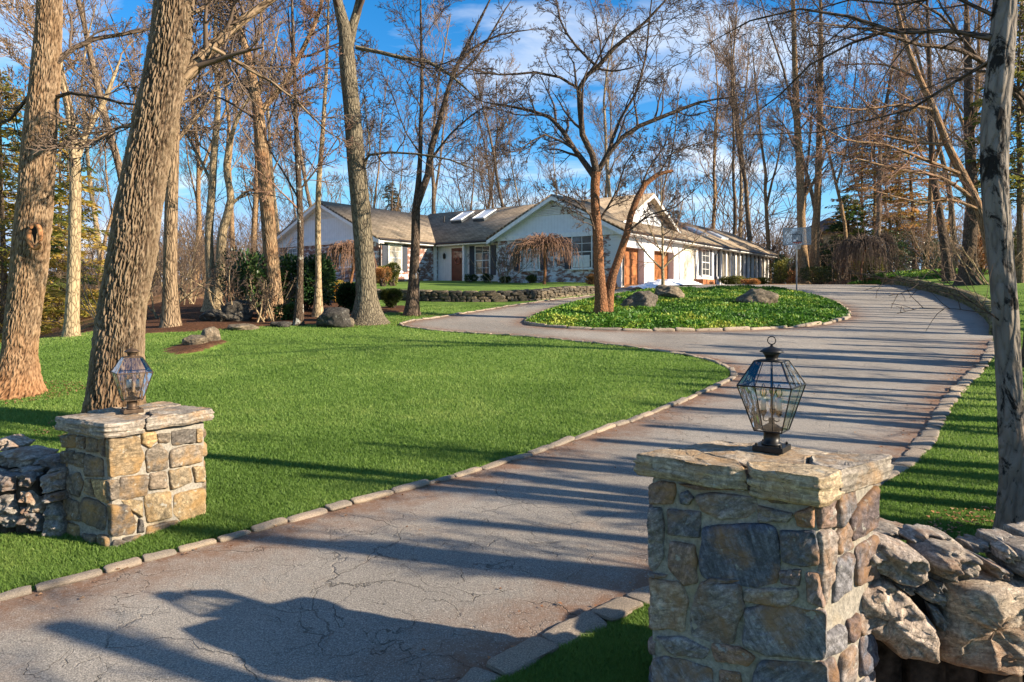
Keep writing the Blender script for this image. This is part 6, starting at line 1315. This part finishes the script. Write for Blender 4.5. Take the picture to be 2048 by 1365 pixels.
def twigbush(label, x, y, h, n, seed, mat='twig_mid', spread=.5):
    rng = random.Random(seed); r = thing('bare_shrub', label, 'shrub', (x, y, Hf(x, y))); T = Tubes(); o_ = dict(DEF); o_.update(rmin=.008, ang=(.3, .8))
    T2 = Tubes()
    for i in range(n):
        p = (rng.gauss(0, .25), rng.gauss(0, .25), -.05); d = nrm((rng.gauss(0, spread), rng.gauss(0, spread), 1)); q = wander(rng, p, d, h*rng.uniform(.6, 1.1), 6, .12, .05); T2.add(q, [.03*(1-.7*j/6) for j in range(7)], 5); sprout(rng, T, q, .025, .008, 3, 5, h*.35, 6, o_, .3)
    T2.build('stem', M['pale_bark'], r); T.build('crown', M[mat], r)
for px, Y, h, lab in [(470, 21.5, 2.2, 'leaning pale-stemmed bare shrub in the middle of the bed'), (540, 20.6, 1.5, 'low bare shrub at the front of the bed'), (1005, 40, 2.2, 'dark bare shrub at the corner of the garage gable'), (380, 27, 3.4, 'bare thicket between the dark upright tree and the twin trunks'), (300, 23, 2.8, 'bare thicket hard against the leaning oak'), (1985, 30, 3.0, 'bare whippy shrub on the raised lawn'), (1915, 36, 3.0, 'pale tangled bare shrub between the bank trunks'), (1860, 42, 3.4, 'bare brush behind the right bank shrubs'), (200, 26, 3, 'bare thicket behind the slim pale tree'), (1675, 46, 3, 'bare brush right of the hoop')]:
    twigbush(lab, XP(px, Y), Y, h, 9, int(px), 'twig_gold' if px < 400 or px > 1800 else 'twig_mid')

# ------------------------------------------------------------------ things nobody could count
def scrub(name, pts, hs, mat, seed):
    rng = random.Random(seed); T = Tubes()
    for (x, y), h in zip(pts, hs):
        z = Hf(x, y)-.1
        for i in range(3):
            q = wander(rng, (x+rng.gauss(0, h*.08), y+rng.gauss(0, h*.08), z), nrm((rng.gauss(0, .25), rng.gauss(0, .25), 1)), h*rng.uniform(.6, 1), 5, .12, .06); r = h*.008; T.add(q, [r*(1-.75*j/5) for j in range(6)], 3)
            for k in range(9):
                p, tn = at_line(q, rng.uniform(.25, 1)); q2 = wander(rng, p, side_dir(rng, tn, .7), h*rng.uniform(.15, .4), 3, .2, .08); T.add(q2, [r*.45, r*.35, r*.3, r*.2], 3)
                for m in range(2):
                    p, tn = at_line(q2, rng.uniform(.3, 1)); T.add(wander(rng, p, side_dir(rng, tn, .7), h*rng.uniform(.06, .18), 2, .2, .05), [r*.25, r*.2, r*.12], 3)
    o = T.build(name, M[mat], None); tag(o, kind='stuff'); return o
g = np.random.default_rng(9); pts = []; hs = []
while len(pts) < 900:
    a = g.uniform(-.75, .0); r = g.uniform(60, 260); x, y = r*math.sin(a), r*math.cos(a)
    if a > -.12 and r < 120: continue
    if Hf(x, y) < 8 or True: pts.append((x, y)); hs.append(g.uniform(5, 10))
o = scrub('distant_woods', pts, hs, 'twig_gold', 3)
pts = []; hs = []
while len(pts) < 240:
    px = g.uniform(1560, 2100); Y_ = g.uniform(47, 75); pts.append((XP(px, Y_), Y_)); hs.append(g.uniform(1.5, 5))
while len(pts) < 380:
    px = g.uniform(-60, 560); Y_ = g.uniform(30, 55); pts.append((XP(px, Y_), Y_)); hs.append(g.uniform(1.5, 4))
while len(pts) < 520:
    px = g.uniform(560, 1600); Y_ = g.uniform(72, 100); pts.append((XP(px, Y_), Y_)); hs.append(g.uniform(6, 14))
scrub('undergrowth', pts, hs, 'twig_mid', 4)

# ivy on the island and along the top of the drive
def cover(name, poly, n, size, mat, seed, hgt=.16, extra=None):
    g = np.random.default_rng(seed); xs = [p[0] for p in poly]; ys = [p[1] for p in poly]; x = g.uniform(min(xs), max(xs), n*3); y = g.uniform(min(ys), max(ys), n*3); ok = inpoly(x, y, poly); x = x[ok][:n]; y = y[ok][:n]
    d = edge_dist(x, y, poly+[poly[0]]); mound = .04+.16*vnoise(x, y, 1.9, 3)+.12*vnoise(x, y, .5, 9); zz = H(x, y)+np.minimum(d*.35, mound)*g.uniform(.35, 1.0, len(x))+.02
    tone = vnoise(x, y, .8, 6)*.8+vnoise(x, y, 3, 8)*.5-.10
    dd = np.column_stack([g.normal(size=len(x)), g.normal(size=len(x)), np.abs(g.normal(size=len(x)))*.7])
    o = leaf_cloud(name, np.column_stack([x, y, zz]), size, M[mat], None, seed, .55, .2, tone, dd); tag(o, kind='stuff'); return o
M['ivy'] = leaf_mat('ivy_leaf', [(.02, .06, .008), (.045, .13, .012), (.10, .23, .02), (.34, .38, .05)], .6, .25)
cover('ground_cover', sISL, 130000, .085, 'ivy', 1)
cover('ground_cover', [(XP(1700, 42.2), 42.4), (XP(1790, 40.5), 40.5), (20.6, 38.2), (XP(1860, 36), 36.2), (24.5, 36.5), (25.5, 41), (22, 46), (XP(1700, 45), 45)], 16000, .12, 'ivy', 2)
# base under the ivy
drape('island_bed', sISL, None, plain('island_soil', (.05, .04, .02), .95, 0, .1, 6, .3), .012, .5)

# lawn grass
def grass():
    g = np.random.default_rng(5); n = 1500000; Y_ = 1/g.uniform(1/26, 1/2.6, n); px = g.uniform(-.80, .80, n); X_ = px*Y_
    inD, lw, mu = masks(X_, Y_); e = np.minimum(edge_dist(X_[lw], Y_[lw], sKL), edge_dist(X_[lw], Y_[lw], sKR)); idx = np.where(lw)[0][e > .075]
    bad = inpoly(X_[idx], Y_[idx], cR) | inpoly(X_[idx], Y_[idx], cL); idx = idx[~bad]; X_ = X_[idx]; Y_ = Y_[idx]; n = len(X_)
    h = (.022+.015*g.random(n))*(.85+.3*vnoise(X_, Y_, 1.7, 4))*(1+.015*Y_); wd = .0014+.00045*Y_; a = g.uniform(0, 6.283, n); ln = g.uniform(.15, .9, n)*h; b = g.uniform(0, 6.283, n); z = H(X_, Y_)-.004
    p0 = np.column_stack([X_-np.cos(a)*wd, Y_-np.sin(a)*wd, z]); p1 = np.column_stack([X_+np.cos(a)*wd, Y_+np.sin(a)*wd, z]); m = np.column_stack([X_+np.cos(b)*ln*.35, Y_+np.sin(b)*ln*.35, z+h*.62]); c_, s_ = np.cos(a)*wd*.7, np.sin(a)*wd*.7
    m1 = m.copy(); m1[:, 0] += c_; m1[:, 1] += s_; m0 = m.copy(); m0[:, 0] -= c_; m0[:, 1] -= s_; tp = np.column_stack([X_+np.cos(b)*ln, Y_+np.sin(b)*ln, z+h])
    V = np.stack([p0, p1, m1, m0, tp], 1).reshape(-1, 3); k = np.arange(n)[:, None]*5
    tone = np.clip(.25+.45*vnoise(X_, Y_, .7, 2)+.25*vnoise(X_, Y_, 3.3, 5)+g.normal(0, .11, n), 0, 1)
    o = mesh_np('grass', V, [np.concatenate([k, k+1, k+2, k+3], 1), np.concatenate([k+3, k+2, k+4], 1)], leaf_mat('grass_blade', [(.065, .128, .019), (.118, .21, .036), (.168, .275, .053), (.30, .38, .10)], .6, .5), None, False, {'rnd': ('FLOAT', np.repeat(tone, 5))}); tag(o, kind='stuff')
grass()
# fallen leaves
def leaves():
    g = np.random.default_rng(12); C_ = []; 
    def scatter(n, x0, x1, y0, y1, test=None):
        x = g.uniform(x0, x1, n); y = g.uniform(y0, y1, n); ok = np.ones(n, bool) if test is None else test(x, y); C_.append(np.column_stack([x[ok], y[ok], H(x[ok], y[ok])+.008]))
    for line, n in ((sKL[:120], 380), (sKR, 420)):
        i = g.integers(0, len(line)-1, n); q = np.array(line)[i]; q = q+g.normal(0, .16, q.shape); ok = inpoly(q[:, 0], q[:, 1], DRIVE); q = q[ok]; C_.append(np.column_stack([q, H(q[:, 0], q[:, 1])+.01]))
    scatter(900, -4, 12, 3, 24, lambda x, y: inpoly(x, y, DRIVE) & (g.random(len(x)) < .22)); scatter(260, 1.7, 4.5, 2.7, 3.4); scatter(700, -13, -3.5, 18, 30, lambda x, y: inpoly(x, y, BED)); 
    for cx_, cy_, R_, m_ in ((-7.3, 10.7, .9, 500), (-4.9, 8.9, .8, 420), (-4.0, 20.2, 1.3, 300), (3.85, 5.5, .6, 300), (-2.9, 22.4, .8, 160)):
        a_ = g.uniform(0, 6.283, m_); q_ = R_*g.random(m_)**.5; scatter(0, 0, 1, 0, 1); xx = cx_+q_*np.cos(a_); yy = cy_+q_*np.sin(a_); C_.append(np.column_stack([xx, yy, H(xx, yy)+.03]))
    scatter(160, -9, -6.5, 13.8, 16.2, lambda x, y: inpoly(x, y, RING))
    c = np.concatenate(C_); d = g.normal(size=c.shape); d[:, 2] = np.abs(d[:, 2])*.12; d /= np.linalg.norm(d, axis=1, keepdims=True)
    s = np.cross(d, [[0, 0, 1]]); n = len(c); sz = g.uniform(.018, .045, n)[:, None]; k = np.stack([c, c+d*sz*.5+s*sz*.4+[0, 0, .008], c+d*sz, c+d*sz*.5-s*sz*.4+[0, 0, .010]], 1).reshape(-1, 3)
    o = mesh_np('fallen_leaves', k, [np.arange(4*n).reshape(n, 4)], leaf_mat('dead_leaf', [(.20, .09, .04), (.38, .17, .07), (.45, .28, .15)], .8, .1), None, False, {'rnd': ('FLOAT', np.repeat(g.random(n), 4))}); tag(o, kind='stuff')
leaves()
